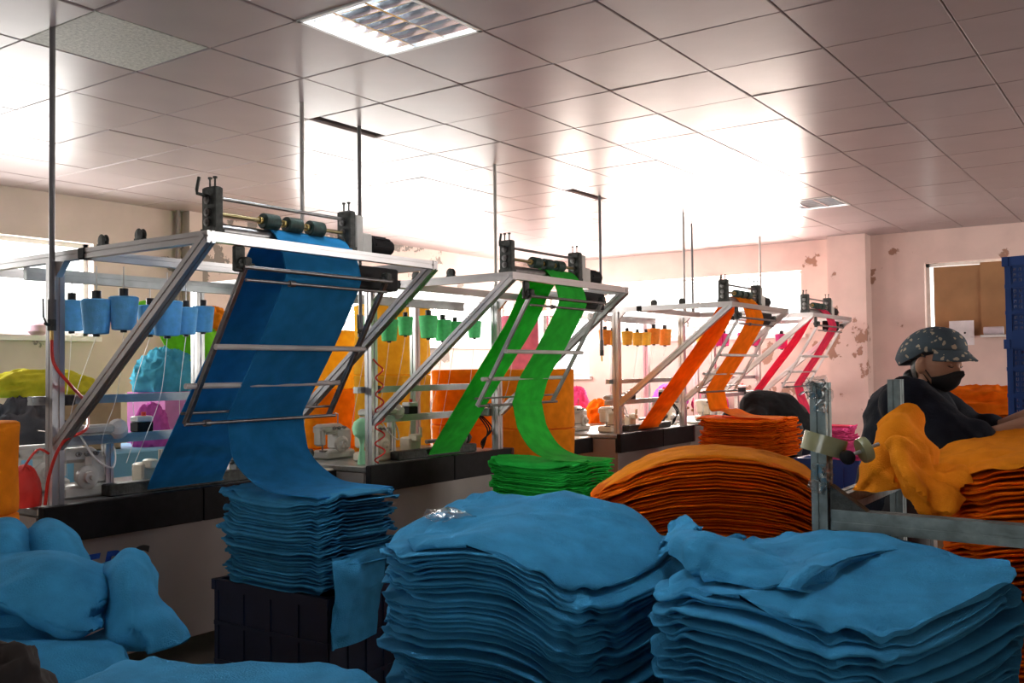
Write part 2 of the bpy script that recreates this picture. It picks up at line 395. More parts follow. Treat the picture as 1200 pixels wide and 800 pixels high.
drop_pipe(3.85, 4.17, 2.01, 'pale drop pipe behind the blue machine roller unit', pipe_l)
drop_pipe(4.44, 4.28, 1.72, 'dark drop pipe under the open ceiling slot, red coiled hose below', valve=True)
drop_pipe(5.90, 4.27, 2.01, 'pale drop pipe behind the green machine bracket', pipe_l)
drop_pipe(7.56, 4.30, 1.62, 'dark drop pipe with valve beside the orange machine post', valve=True)
drop_pipe(8.95, 4.12, 2.01, 'pale thin drop pipe ending on the orange machine frame', pipe_l)
drop_pipe(9.66, 4.35, 2.01, 'dark thin drop pipe ending on the pink machine frame')
drop_pipe(11.15, 4.14, 2.01, 'pale drop pipe ending above the pink machine right rail', pipe_l)
hose_m = mat('red_hose', (.65, .03, .02), .35)
h = MB().tube(crom([(2.335, 4.15, 1.61), (2.33, 4.12, 1.5), (2.40, 4.10, 1.40), (2.55, 4.25, 1.33), (2.62, 4.34, 1.26), (2.48, 4.12, 1.2), (2.36, 4.10, 1.15), (2.30, 4.10, 1.02), (2.29, 4.12, .88)], 8), .0075, 8)
tag(obj('air_hose', h, hose_m, base=(2.3, 4.12, .87)), 'red air hose looping down the blue machine post', 'hose')
pts = [(4.44+.035*(1-.2*k/90)*math.sin(k*.42)*(.6+.9*k/90), 4.12+.02*math.cos(k*.42), 1.5-.62*k/90) for k in range(91)]
h = MB().tube([(4.44, 4.28, 1.63), (4.44, 4.2, 1.55)]+pts, .0055, 6)
tag(obj('coiled_hose', h, hose_m, base=(4.44, 4.12, .88)), 'red coiled air hose hanging at the green machine post', 'hose')

# ------------------------------------------------------------------ machines
YP, YF, ZT = 4.2, 3.11, 1.985
def sewing_head(parent, x, y, z, m, hw=1):
    """overlock head: base, upright body, arm, face plate, hand wheel, tension knobs"""
    b = MB().box((x, y, z+.03), (.26, .16, .06), None, .012).box((x+.07, y+.02, z+.13), (.12, .14, .16), None, .02).box((x-.03, y+.02, z+.20), (.22, .10, .07), None, .02).box((x-.12, y+.01, z+.15), (.05, .08, .12), None, .012)
    h = obj('sewing_head', b, m, parent)
    obj('hand_wheel', MB().lathe((x-.02, y-.075, z+.10), (0, -1, 0), [(0, .02), (.005, .052), (.03, .055), (.035, .048), (.036, .03), (.055, .028), (.056, .012), (.07, .01)], 20), m, h)
    for k in range(3): obj('tension_knob', MB().lathe((x-.03+k*.045, y-.03, z+.205), (0, -1, .2), [(0, .012), (.012, .013), (.014, .006), (.03, .006)], 10), rod_m, h)
    obj('needle_bar', MB().cyl((x-.125, y-.02, z+.05), (x-.125, y-.02, z+.11), .006).box((x-.125, y-.03, z+.058), (.03, .05, .01)), rod_m, h)
    obj('thread_guide', MB().tube([(x+.04, y, z+.21), (x+.04, y, z+.30), (x-.02, y-.03, z+.31)], .004), rod_m, h)
    return h
def control_box(parent, x, y, z):
    b = obj('control_box', MB().box((x, y, z+.025), (.09, .07, .05), None, .004), blackm, parent)
    obj('lid', MB().box((x, y, z+.065), (.092, .072, .03), None, .006), whitep, b)
    obj('button', MB().cyl((x+.01, y, z+.08), (x+.01, y, z+.10), .012), redp, b)
def machine(X0, W, label, lamp=False, logo=None, tint=None):
    t = thing('fabric_machine', label, 'machine', (X0+W/2, YP+.4, 0), 'fabric machines in the row')
    X1 = X0+W; xa, xb = X0-.10, X1+.06
    P = lambda n, mb, m, par=None, **k: obj(n, mb, m, par or t, **k)
    # bed
    P('bed_top', MB().bb(xa, xb, 4.16, 5.02, .825, .862, .006), steel, smooth=False)
    xm = xa+(xb-xa)*.55
    for a, b in ((xa, xm-.003), (xm+.003, xb)): P('fascia_panel', MB().bb(a, b, 4.115, 4.16, .70, .868, .004), blackm, smooth=False)
    P('end_cover', MB().bb(xb, xb+.03, 4.11, 4.30, .70, .87, .004), mat('maroon_cover', (.06, .015, .015), .4))
    P('apron_panel', MB().bb(xa, xb, 4.15, 4.175, .12, .70), greym, smooth=False)
    for x in (xa, xb-.025): P('side_panel', MB().bb(x, x+.025, 4.176, 5.0, .12, .82), greym, smooth=False)
    P('back_panel', MB().bb(xa+.03, xb-.03, 4.98, 5.0, .12, .82), greym, smooth=False)
    for x in (xa+.1, xb-.1):
        for y in (4.25, 4.9): P('leg', MB().cyl((x, y, 0), (x, y, .13), .03), iron)
    P('feed_slot', MB().bb(X0+.30, X1-.2, 4.24, 4.32, .862, .92, .005), iron)
    # frame
    for x in (X0, X1):
        P('post', MB().slot((x, YP, .862), (x, YP, ZT-.02), .058), alu, smooth=False)
        P('post', MB().slot((x, 5.0, .862), (x, 5.0, ZT-.02), .058), alu, smooth=False)
        P('side_rail', MB().slot((x, YF-.02, ZT), (x, 5.04, ZT), .036, .045), alu, smooth=False)
        P('diagonal_brace', MB().slot((x, YP-.02, 1.13), (x, YF-.005, ZT-.005), .042, .05), alu, smooth=False)
        g = MB().add([(x-.015, YP-.03, ZT-.022), (x-.015, YP-.10, ZT-.022), (x-.015, YP-.03, ZT-.09), (x+.015, YP-.03, ZT-.022), (x+.015, YP-.10, ZT-.022), (x+.015, YP-.03, ZT-.09)], [(0, 1, 2), (5, 4, 3), (0, 3, 4, 1), (1, 4, 5, 2), (2, 5, 3, 0)])
        P('gusset', g, alu, smooth=False)
    for y, hh, nm in ((YF, .04, 'front_beam'), (4.0, .045, 'cross_beam'), (5.0, .045, 'rear_beam')):
        P(nm, MB().slot((X0+.02, y, ZT+.001), (X1-.02, y, ZT+.001), .036, hh), alu, smooth=False)
    P('beam_cap', MB().box((X0+.0, 3.96, ZT), (.045, .05, .05), None, .004), blackm)
    P('yarn_rail', MB().slot((X0+.02, 4.5, ZT-.05), (X1-.02, 4.5, ZT-.05), .03, .06), alu_dull, smooth=False)
    P('middle_rail', MB().slot((X0-.09, YP+.05, 1.335), (X1+.09, YP+.05, 1.335), .04), alu_dull, smooth=False)
    P('rail_clamp', MB().box((X0+.06, YP+.03, 1.335), (.10, .03, .05), None, .005), iron)
    P('lower_rail', MB().slot((X0+.08, YP+.16, 1.135), (X1-.03, YP+.16, 1.135), .045), alu_dull, smooth=False)
    for x in (X0+.36, X0+1.06): P('short_post', MB().slot((x, YP+.16, .862), (x, YP+.16, 1.11), .042), alu, smooth=False)
    # yarn-rail pulleys on the side rail
    for y in (3.55, 3.82): P('guide_pulley', MB().lathe((X0-.012, y, ZT+.045), (1, 0, 0), [(0, .012), (.002, .028), (.008, .02), (.016, .02), (.022, .028), (.024, .012)], 14).box((X0, y, ZT+.026), (.03, .05, .01)), iron)
    # take-off roller unit
    ax, bx, yc = X0+.10, X0+.86, YF+.10
    for x, cr in ((ax, 1), (bx, 0)):
        b = P('bracket', MB().box((x, yc, 2.10), (.045, .085, .21), None, .006).box((x, yc, 2.02), (.05, .09, .03)), iron)
        for dy in (-.016, .016): obj('adjusting_screw', MB().cyl((x, yc+dy, 2.20), (x, yc+dy, 2.24), .004, n=8).cyl((x, yc+dy, 2.24), (x, yc+dy, 2.248), .009, n=8), iron, b)
        for z in (2.06, 2.10, 2.15): obj('bearing', MB().lathe((x-.023, yc, z), (-1, 0, 0), [(0, .018), (.008, .018), (.009, .009), (.014, .008)], 12), rod_m, b)
        if cr: obj('crank', MB().tube([(x-.02, yc, 2.165), (x-.075, yc, 2.17), (x-.08, yc-.005, 2.185), (x-.072, yc-.01, 2.235)], .007, 8), iron, b)
    P('upper_rod', MB().cyl((ax, yc, 2.165), (bx, yc, 2.165), .008), rod_m)
    P('press_shaft', MB().cyl((ax, yc, 2.10), (bx, yc, 2.10), .009), mat('oiled_brass_rod', (.3, .24, .12), .4, .8))
    for x in (X0+.40, X0+.53, X0+.665):
        r = P('press_roller', MB().lathe((x-.045, yc, 2.10), (1, 0, 0), [(0, .012), (.0, .03), (.004, .034), (.08, .034), (.084, .03), (.085, .012)], 18), rubber)
        obj('collar', MB().lathe((x-.062, yc, 2.10), (1, 0, 0), [(0, .016), (.014, .016)], 12), brass, r)
    P('drive_roller', MB().cyl((ax, yc+.02, 2.035), (bx, yc+.02, 2.035), .032, n=20), rod_m)
    P('gear_box', MB().box((bx+.05, yc, 2.09), (.05, .08, .20), None, .006).box((bx+.10, yc, 2.05), (.07, .08, .12), None, .006), castm)
    mo = P('motor', MB().lathe((bx+.135, yc, 2.06), (1, 0, 0), [(0, .03), (.002, .045), (.13, .045), (.135, .038), (.16, .036), (.162, .01)], 20), blackm)
    for k in range(8):
        a = 2*PI*k/8; obj('fin', MB().box((bx+.21, yc+.046*math.cos(a), 2.06+.046*math.sin(a)), (.11, .006, .012), Matrix.Rotation(a, 3, 'X')), blackm, mo)
    P('drive_guard', MB().bb(X0+.83, X0+1.19, yc-.03, yc+.05, 1.845, ZT-.03, .006), blackm)
    P('hanger_plate', MB().bb(X0+.13, X0+.185, YF+.0, YF+.02, 1.86, ZT-.02, .008).cyl((X0+.157, YF-.01, 1.895), (X0+.157, YF+.03, 1.895), .016), iron)
    # swing frame hanging under the beam
    pa, pb = Vector((0, YF-.005, 1.885)), Vector((0, 3.50, 1.235))
    xl, xr = X0+.18, X0+1.02
    def sp(x, k, off=0): return Vector((x, 0, 0))+pa.lerp(pb, k)+Vector((0, -.012*off, 0))
    for x in (xl, xr):
        P('swing_arm', MB().slot(sp(x, 0), sp(x, 1), .018, .022), alu if x0_alu(X0) else rod_m, smooth=False)
        P('pivot_clamp', MB().box(sp(x, 0)+Vector((0, 0, .01)), (.04, .04, .05), None, .006).cyl(sp(x, 0)-Vector((.04, 0, 0)), sp(x, 0)+Vector((.04, 0, 0)), .012), iron)
    P('guide_rod', MB().cyl(Vector((xl-.02, YF-.018, 1.878)), Vector((xr+.02, YF-.018, 1.878)), .009), rod_m)
    P('guide_rod', MB().cyl(Vector((xl, YF-.006, 1.828)), Vector((xr, YF-.006, 1.828)), .007).lathe((X0+.41, YF-.006, 1.828), (1, 0, 0), [(0, .014), (.03, .014)], 10), rod_m)
    tubem = mat('pale_pvc_tube', (.62, .60, .58), .5)
    P('tension_tube', MB().cyl(sp(xl-.02, .50, 2.6), sp(xr+.02, .50, 2.6), .0125), tubem)
    P('tension_tube', MB().cyl(sp(xl-.06, .75, -1.2), sp(xr+.0, .75, -1.2), .0125), tubem)
    P('guide_rod', MB().cyl(sp(xl-.02, .93, -2.2), sp(xr+.02, .93, -2.2), .006), rod_m)
    P('guide_rod', MB().cyl(sp(xl-.02, 1.0, 2.0), sp(xr+.02, 1.0, 2.0), .008).lathe(sp(xl+.08, 1.0, 2.0), (1, 0, 0), [(0, .015), (.03, .015)], 10), rod_m)
    # bed fittings
    sewing_head(t, X0+.24, 4.40, .862, castm if logo else cream)
    sewing_head(t, X0+.24, 4.78, .862, castm)
    P('feed_cover', MB().box((X0+.22, YP+.15, 1.185), (.30, .09, .045), None, .012), castm)
    P('thread_cap', MB().lathe((X0+.42, YP+.17, 1.16), (-.3, -.5, .4), [(0, .03), (.02, .05), (.06, .045), (.08, .02)], 16), whitep)
    P('needle_unit', MB().box((X0+.62, 4.42, .93), (.12, .10, .13), None, .01).box((X0+.60, 4.36, .99), (.05, .08, .05), None, .008).cyl((X0+.66, 4.36, .99), (X0+.66, 4.36, 1.06), .012), cream)
    P('feed_shaft', MB().cyl((X0+.72, 4.36, .955), (X1-.12, 4.36, .955), .014).cyl((X1-.25, 4.36, .955), (X1-.21, 4.36, .955), .045), rod_m)
    g = P('gear', MB().lathe((X1-.20, 4.36, .955), (1, 0, 0), [(0, .02), (.0, .05), (.025, .05), (.026, .02)], 14), iron)
    P('clamp_block', MB().box((X1-.02, YP+.10, 1.14), (.09, .12, .06), None, .005), alu_dull)
    control_box(t, X0+.55, YP+.16, 1.158); control_box(t, X1-.12, YP+.16, 1.158)
    for k in range(3): P('cable', MB().tube(crom([(X1-.1+.015*k, YP+.14, 1.15), (X1-.06+.03*k, YP+.05, 1.02), (X1-.10-.02*k, YP+.04, .93), (X1-.05, YP+.10, .87)], 6), .006), blackm)
    P('cable', MB().tube(crom([(X0+.2, 4.33, 1.16), (X0+.24, 4.27, 1.05), (X0+.33, 4.27, 1.0), (X0+.38, 4.33, 1.08), (X0+.36, 4.38, 1.16)], 6), .005), whitep)
    # left shelf table
    if X0 > 3:
        P('side_shelf', MB().bb(X0-.60, xa-.01, 4.42, 4.95, .81, .84, .005), cream)
        P('shelf_leg', MB().cyl((X0-.52, 4.5, 0), (X0-.52, 4.5, .81), .018).cyl((X0-.52, 4.88, 0), (X0-.52, 4.88, .81), .018), rod_m)
        P('shelf_apron', MB().bb(X0-.60, xa-.01, 4.40, 4.42, .70, .83), blackm)
        P('spool_motor', MB().box((X0-.28, 4.62, .95), (.08, .10, .22), None, .012).lathe((X0-.26, 4.60, 1.06), (0, 0, 1), [(0, .045), (.06, .045), (.07, .05), (.09, .05), (.095, .01)], 16), cream)
        P('spool_shaft', MB().cyl((X0-.55, 4.62, .93), (X0-.30, 4.62, .93), .028).cyl((X0-.24, 4.62, .93), (X0-.12, 4.62, .93), .03), iron)
        P('winder', MB().lathe((X0-.42, 4.52, .84), (0, 0, 1), [(0, .07), (.03, .08), (.05, .07), (.055, .02)], 18).box((X0-.36, 4.50, .92), (.08, .06, .06), None, .01), castm)
    if logo:
        cur = bpy.data.curves.new('logo', 'FONT'); x = X0+.07
        for ch, mm in logo:
            cu = bpy.data.curves.new('logo_letter', 'FONT'); cu.body = ch; cu.size = .15; cu.extrude = .0015; cu.shear = .25; cu.offset = .006
            tmp = bpy.data.objects.new('tmp', cu); COL.objects.link(tmp)
            bpy.context.view_layer.update()
            me = bpy.data.meshes.new_from_object(tmp.evaluated_get(bpy.context.evaluated_depsgraph_get()))
            bpy.data.objects.remove(tmp); me.materials.clear(); me.materials.append(mm)
            o = inst('logo_letter', me, (x, 4.147, .515), t, (PI/2, 0, 0)); x += .125
    return t
def x0_alu(X0): return X0 > 3
MACH = [(2.38, 1.37), (4.45, 1.35), (7.66, 1.38), (9.82, 1.35)]
blue_ink = mat('logo_blue', (.01, .06, .35), .4); grey_ink = mat('logo_grey', (.03, .03, .03), .5)
machine(*MACH[0], 'aluminium framed fabric machine with blue web over its rollers', logo=(('T', blue_ink), ('P', blue_ink), ('C', grey_ink)))
machine(*MACH[1], 'aluminium framed fabric machine with green web over its rollers')
machine(*MACH[2], 'aluminium framed fabric machine with orange web over its rollers')
machine(*MACH[3], 'aluminium framed fabric machine with pink web by the wall pier')

# ------------------------------------------------------------------ folded piles
def pile_layers(parent, corners, zfun, ztop, n, pitch, m, seed, wr=.012, sq=5, flut=.5, jut=.02, top_m=None, nm='fold_layer'):
    rnd = random.Random(seed)
    C = [Vector((c[0], c[1])) for c in corners]                    # FL FR BR BL
    def bil(s, t):
        a = C[0].lerp(C[1], (s+1)/2); b = C[3].lerp(C[2], (s+1)/2); return a.lerp(b, (t+1)/2)
    size = ((C[0]-C[1]).length+(C[1]-C[2]).length)/2
    z = ztop; ph = [rnd.uniform(0, 6.28) for _ in range(8)]
    for L in range(n):
        top = L == 0
        th = pitch*rnd.choice((.42, .5, .55, .6, .65, .75)); zc = z-th/2; z -= pitch*rnd.choice((.8, .9, 1, 1, 1.1, 1.3))
        ns = 120; mb = MB(); rings = []
        js = [rnd.uniform(-jut, jut*.6)*2/size for _ in range(4)]
        if rnd.random() < .22: js[rnd.randrange(4)] -= jut*1.6*2/size
        if rnd.random() < .15: js[rnd.randrange(4)] += jut*1.2*2/size
        for k in range(8): ph[k] += rnd.uniform(-.22, .22)*(1+.4*k)*(4 if rnd.random() < .12 else 1)
        wd = [rnd.uniform(0, 6.28) for _ in range(3)]
        depth = L/max(n-1, 1)
        if top: prof = [(0, 1), (.12, 1), (.24, 1), (.36, 1), (.48, 1), (.58, 1), (.68, 1), (.77, 1), (.85, 1), (.91, 1), (.96, 1), (.99, .9), (1, .3), (.998, -.4), (.985, -.95), (.88, -1), (.6, -1), (0, -1)]
        else: prof = [(.5, 1), (.8, 1), (.94, 1), (.99, .9), (1, .35), (.998, -.4), (.985, -.95), (.9, -1), (.5, -1)]
        for k, h in prof:
            ring = []
            for i in range(ns):
                a = 2*PI*i/ns; c, s_ = math.cos(a), math.sin(a)
                S_ = math.copysign(abs(c)**(2/sq), c); T_ = math.copysign(abs(s_)**(2/sq), s_)
                e = js[0]*max(0, S_)**2+js[1]*max(0, -S_)**2+js[2]*max(0, T_)**2+js[3]*max(0, -T_)**2
                e += (.016*math.sin(3*a+wd[0])+.012*math.sin(8*a+wd[1])+.008*math.sin(15*a+wd[2]))*(.5/size)
                q = k*(1+e); p = bil(S_*q, T_*q)
                fl = flut*pitch*(math.sin(3*a+ph[0])*.7+math.sin(7*a+ph[1])*.7+math.sin(13*a+ph[2])*.5+math.sin(23*a+ph[3])*.3)*k**10
                zz = zc+zfun(S_*k, T_*k)*(1-.5*depth)+h*th/2+fl
                if top and h > 0:
                    pv = Vector((p.x, p.y, seed*1.7))
                    zz += wr*(noise.noise(pv*6)+.6*(1-2*abs(noise.noise(Vector((p.x*4+p.y*9, p.y*3-p.x*2, seed)))))*(.4+.6*k)+.35*noise.noise(pv*22))-.012*k**10
                ring.append((p.x, p.y, zz))
            rings.append(ring)
        mb.rings(rings, cap=True)
        obj(nm, mb, (top_m or m) if top else m, parent, ang=70)
    return z
def pile(name, label, corners, zfun, ztop, n, pitch, m, seed, group=None, **k):
    cx = sum(c[0] for c in corners)/4; cy = sum(c[1] for c in corners)/4
    t = thing(name, label, 'fabric pile', (cx, cy, max(0, ztop-n*pitch)), group)
    zb = pile_layers(t, corners, zfun, ztop, n, pitch, m, seed, **k)
    return t, zb
def pallet(corners, zt, label):
    cx = sum(c[0] for c in corners)/4; cy = sum(c[1] for c in corners)/4
    t = thing('pallet', label, 'pallet', (cx, cy, 0), 'pallets under the piles')
    C = [Vector((c[0], c[1], 0)) for c in corners]
    for k in range(5):
        f0, f1 = (k+.08)/5, (k+.92)/5
        q = [C[0].lerp(C[3], f0), C[1].lerp(C[2], f0), C[1].lerp(C[2], f1), C[0].lerp(C[3], f1)]
        obj('board', MB().add([p+Vector((0, 0, zt-.02)) for p in q]+[p+Vector((0, 0, zt)) for p in q], [(3, 2, 1, 0), (4, 5, 6, 7), (0, 1, 5, 4), (1, 2, 6, 5), (2, 3, 7, 6), (3, 0, 4, 7)]), wood, t, smooth=False)
    for s in (.05, .5, .95):
        a, b = C[0].lerp(C[1], s), C[3].lerp(C[2], s); d = (b-a).normalized(); nrm = Vector((-d.y, d.x, 0))*.04
        q = [a-nrm, a+nrm, b+nrm, b-nrm]
        obj('runner', MB().add(q+[p+Vector((0, 0, zt-.02)) for p in q], [(3, 2, 1, 0), (4, 5, 6, 7), (0, 1, 5, 4), (1, 2, 6, 5), (2, 3, 7, 6), (3, 0, 4, 7)]), wood, t, smooth=False)

# fabric webs: machine bed > take-off roller > swing frame > folded pile on its bin
def web(x0, x1, label, mw, mp, pz, corners, n, pitch, seed, kink=3.50, land=2.98, skew=0, binm=None):
    t = thing('fabric_web', label, 'fabric', ((x0+x1)/2, 3.6, 0), 'fabric webs on the machines')
    path = [(4.235, .88), (4.20, .93), (3.86, 1.36), (3.55, 1.74), (3.40, 1.97), (3.285, 2.062), (3.215, 2.072), (3.15, 2.0), (3.112, 1.90), (3.118, 1.84), (3.20, 1.70), (3.31, 1.53), (3.40, 1.40), (kink-.015, 1.275), (kink, 1.245), (kink-.008, 1.21), (kink-.02, 1.15), (kink-.045, 1.07), (kink-.14, pz+.07), (kink-.28, pz+.018), (land, pz+.012), (land-.06, pz+.008)]
    p3 = crom([(0, a, b) for a, b in path], 6); mb = MB(); n_ = len(p3); K = 14; top = []
    for i, p in enumerate(p3):
        f = i/(n_-1)
        for j in range(K+1):
            s = j/K
            x = x0+(x1-x0)*s+skew*max(0, f-.62)+.11*max(0, 1-f/.26)
            nzv = .004*noise.noise(Vector((x*7, f*9, seed)))+.006*math.sin(s*PI)*max(0, math.sin((f-.7)*PI/.3))*(f > .7)
            top.append(Vector((x, p.y+nzv, p.z+nzv*.5)))
    N = len(top); fs = []
    # thickness along the path normal
    bot = []
    for i in range(n_):
        d = (p3[min(i+1, n_-1)]-p3[max(i-1, 0)]).normalized(); nn = Vector((0, -d.z, d.y))*.005
        for j in range(K+1): bot.append(top[i*(K+1)+j]+nn)
    for i in range(n_-1):
        for j in range(K):
            q = (i*(K+1)+j, i*(K+1)+j+1, (i+1)*(K+1)+j+1, (i+1)*(K+1)+j); fs.append(q); fs.append(tuple(N+x for x in reversed(q)))
        for j, rev in ((0, 0), (K, 1)):
            a, b = i*(K+1)+j, (i+1)*(K+1)+j; fs.append((a, b, N+b, N+a) if not rev else (b, a, N+a, N+b))
    for i in (0, n_-1):
        for j in range(K): a = i*(K+1)+j; fs.append((a+1, a, N+a, N+a+1) if i == 0 else (a, a+1, N+a+1, N+a))
    obj('web', mb.add(top+bot, fs), mw, t, ang=60)
    pile_layers(t, corners, lambda s, tt: .02*s*s-.015*abs(tt)**3, pz, n, pitch, mp, seed, wr=.006, flut=.55, jut=.022)
    return t
def rect(xa, xb, ya, yb): return [(xa, yb), (xa, ya), (xb, ya), (xb, yb)]      # FL FR BR BL seen from -X
w_ = web(2.78, 3.23, 'blue fabric web falling onto a folded pile on a navy bin', BLUEW, BLUE, .925, rect(2.77, 3.25, 2.86, 3.60), 29, .0132, 11)
hf = patch([[aty(x, y, d) for x, y, d in r] for r in [[(388, 655, 2.88), (410, 650, 2.87), (432, 643, 2.88), (455, 636, 2.88)], [(390, 668, 2.835), (412, 662, 2.825), (434, 652, 2.83), (452, 645, 2.84)], [(392, 700, 2.825), (412, 696, 2.81), (432, 688, 2.82), (448, 684, 2.83)], [(388, 740, 2.83), (408, 735, 2.81), (428, 728, 2.82), (444, 722, 2.83)], [(388, 762, 2.83), (408, 757, 2.81), (426, 750, 2.82), (442, 742, 2.83)]]], 6, .006, .01, 8)
obj('hanging_flap', hf, BLUE, w_, ang=80)
web(4.95, 5.28, 'green fabric web falling in a curve onto its folded pile', GREENW, GREEN, .885, rect(4.88, 5.32, 2.92, 3.66), 24, .0132, 12, kink=3.46)
web(8.02, 8.44, 'orange fabric web falling behind the mounded orange pile', ORANGEW, ORANGE, 1.0, rect(7.95, 8.52, 2.78, 3.60), 24, .0135, 13)
web(10.40, 10.68, 'pink fabric web on the machine by the wall pier', PINKW, PINK, .80, rect(10.36, 10.72, 2.9, 3.5), 10, .022, 14)

# plastic bins and crates
navy = mat('navy_plastic', (.008, .016, .045), .45); crate_b = mat('blue_plastic', (.012, .07, .30), .4, 0, .1, 4)
def bin_box(name, label, cx, cy, lx, ly, h, m, z0=0, group=None, rot=0, lattice=False):
    t = thing(name, label, 'crate', (cx, cy, z0), group)
    Rm = rz(rot); c = Vector((cx, cy, z0)); w = .012
    def B(mb, px, py, pz, dx, dy, dz, ch=0): return mb.box(c+Rm@Vector((px, py, pz)), (dx, dy, dz), Rm, ch)
    obj('base', B(MB(), 0, 0, .01, lx-.02, ly-.02, .02), m, t, smooth=False)
    for ax, sg in ((0, -1), (0, 1), (1, -1), (1, 1)):
        L = ly if ax == 0 else lx; off = (lx if ax == 0 else ly)/2-w/2
        mb = MB()
        def bar(u0, u1, v0, v1, d=w):
            u, v = (u0+u1)/2, (v0+v1)/2
            if ax == 0: B(mb, sg*off, u, v, d, u1-u0, v1-v0)
            else: B(mb, u, sg*off, v, u1-u0, d, v1-v0)
        if lattice:
            nv, nh = 14, 12
            for k in range(nv+1): u = -L/2+.03+(L-.06)*k/nv; bar(u-.006, u+.006, .03, h-.04, w*.6)
            for k in range(nh+1): v = .04+(h-.09)*k/nh; bar(-L/2+.02, L/2-.02, v-.005, v+.005, w*.6)
        else: bar(-L/2, L/2, .02, h-.03, w*.5)
        wl_ = obj('side_wall', mb, m, t, smooth=False)
        for u0, u1, v0, v1, d, nm in ((-L/2-.012, L/2+.012, h-.045, h, w*2.2, 'rim'), (-L/2, L/2, 0, .04, w*1.5, 'foot_rim'), (-L/2, L/2, h*.62, h*.62+.018, w*1.8, 'band'), (-L/2, L/2, h*.30, h*.30+.018, w*1.8, 'band')):
            mb = MB(); bar(u0, u1, v0, v1, d); obj(nm, mb, m, wl_, smooth=False)
        for k in range(5):
            u = -L/2+.015+(L-.03)*k/4; mb = MB(); bar(u-.012, u+.012, .02, h-.02, w*1.6); obj('rib', mb, m, wl_, smooth=False)
    return t
bin_box('plastic_bin', 'dark navy plastic bin under the blue folded pile', 3.01, 3.23, .46, .72, .53, navy)
bin_box('plastic_bin', 'dark navy plastic bin under the green folded pile', 5.10, 3.29, .42, .70, .56, navy)
bin_box('plastic_bin', 'dark navy plastic bin under the pile of the orange web', 8.24, 3.19, .52, .78, .66, navy)
bin_box('plastic_bin', 'dark navy plastic bin under the pink folded pile', 10.54, 3.2, .34, .56, .57, navy)

# foreground piles
A = [(1.87, 1.80), (1.92, 1.15), (2.62, 1.15), (2.74, 2.14)]
pA, _ = pile('fabric_pile', 'large blue folded fabric pile with a clear plastic scrap on top',
     A, lambda s, t: .03*math.exp(-((s-.1)/.5)**2)-.10*max(0, s-.1)**2+.02*t, 1.005, 62, .0131, BLUE, 21, 'blue piles in the foreground', wr=.02, flut=.6, jut=.03, sq=4.5)
B = [(1.91, 1.03), (1.70, .45), (2.38, .24), (2.58, .99)]
pB, _ = pile('fabric_pile', 'long blue folded fabric pile in front of the grey table frame, top corner turned over',
     B, lambda s, t: .02*math.exp(-(s/.5)**2)-.03*max(0, s)**4*0+.02*t-.02*max(0, -s)**5, .99, 62, .0131, BLUE, 22, 'blue piles in the foreground', wr=.02, flut=.6, jut=.03, sq=4.5)
pallet(A, .06, 'wooden pallet under the blue pile with the plastic scrap'); pallet(B, .06, 'wooden pallet under the long blue pile')
c = atd(842, 530, 4.5); f2 = Vector((c.x, c.y)).normalized(); l2 = Vector((-f2.y, f2.x)); c2 = Vector((c.x, c.y))
OC = [c2+l2*.62-f2*.30, c2-l2*.60-f2*.30, c2-l2*.60+f2*.42, c2+l2*.62+f2*.42]
pile('fabric_pile', 'mounded orange folded fabric pile with a yellow top sheet',
     [tuple(q) for q in OC], lambda s, t: -.19*max(0, -s)**2.2-.22*max(0, s)**2.2+.0*t, 1.06, 62, .0135, ORANGE, 23, wr=.012, top_m=AMBER, jut=.03)
pallet([tuple(q) for q in OC], .05, 'wooden pallet under the mounded orange pile')
# folded flaps on the long pile
def pxz(*a): return [atz(x, y, z) for x, y, z in a]
fl = patch([pxz((782, 634, 1.0), (800, 628, 1.03), (850, 628, 1.03), (872, 632, 1.0)), pxz((792, 650, .995), (812, 640, 1.045), (845, 640, 1.03), (870, 640, 1.01)), pxz((806, 668, .995), (826, 660, 1.02), (870, 664, 1.025), (930, 656, 1.015)), pxz((815, 676, .98), (850, 682, .995), (900, 690, 1.0), (955, 684, 1.0))], 8, .006, .02, 9)
obj('loose_flap', fl, BLUE, pB, ang=80)
fl = patch([pxz((905, 692, .985), (925, 670, 1.005), (985, 650, 1.01), (1045, 640, 1.01)), pxz((925, 692, 1.005), (945, 672, 1.03), (1003, 651, 1.035), (1048, 643, 1.025)), pxz((950, 695, .99), (968, 678, 1.005), (1020, 655, 1.01), (1052, 648, 1.005))], 8, .006, .015, 9)
obj('loose_flap', fl, BLUE, pB, ang=80)
fl = patch([pxz((800, 608, 1.01), (812, 612, 1.035), (822, 618, 1.04)), pxz((790, 620, 1.0), (806, 622, 1.03), (822, 624, 1.02)), pxz((770, 640, .97), (795, 640, .99), (812, 636, .98))], 7, .006, .02, 12)
obj('loose_flap', fl, BLUE, pA, ang=80)
fl = patch([pxz((497, 602, 1.0), (515, 596, 1.02), (538, 598, 1.02)), pxz((500, 607, 1.0), (520, 602, 1.03), (545, 604, 1.02)), pxz((512, 613, 1.0), (530, 610, 1.015), (560, 606, 1.01))], 6, .002, .014, 40)
tag(obj('plastic_scrap', fl, film, base=atz(520, 605, 1.03)), 'crumpled clear plastic scrap on the blue pile', 'plastic')

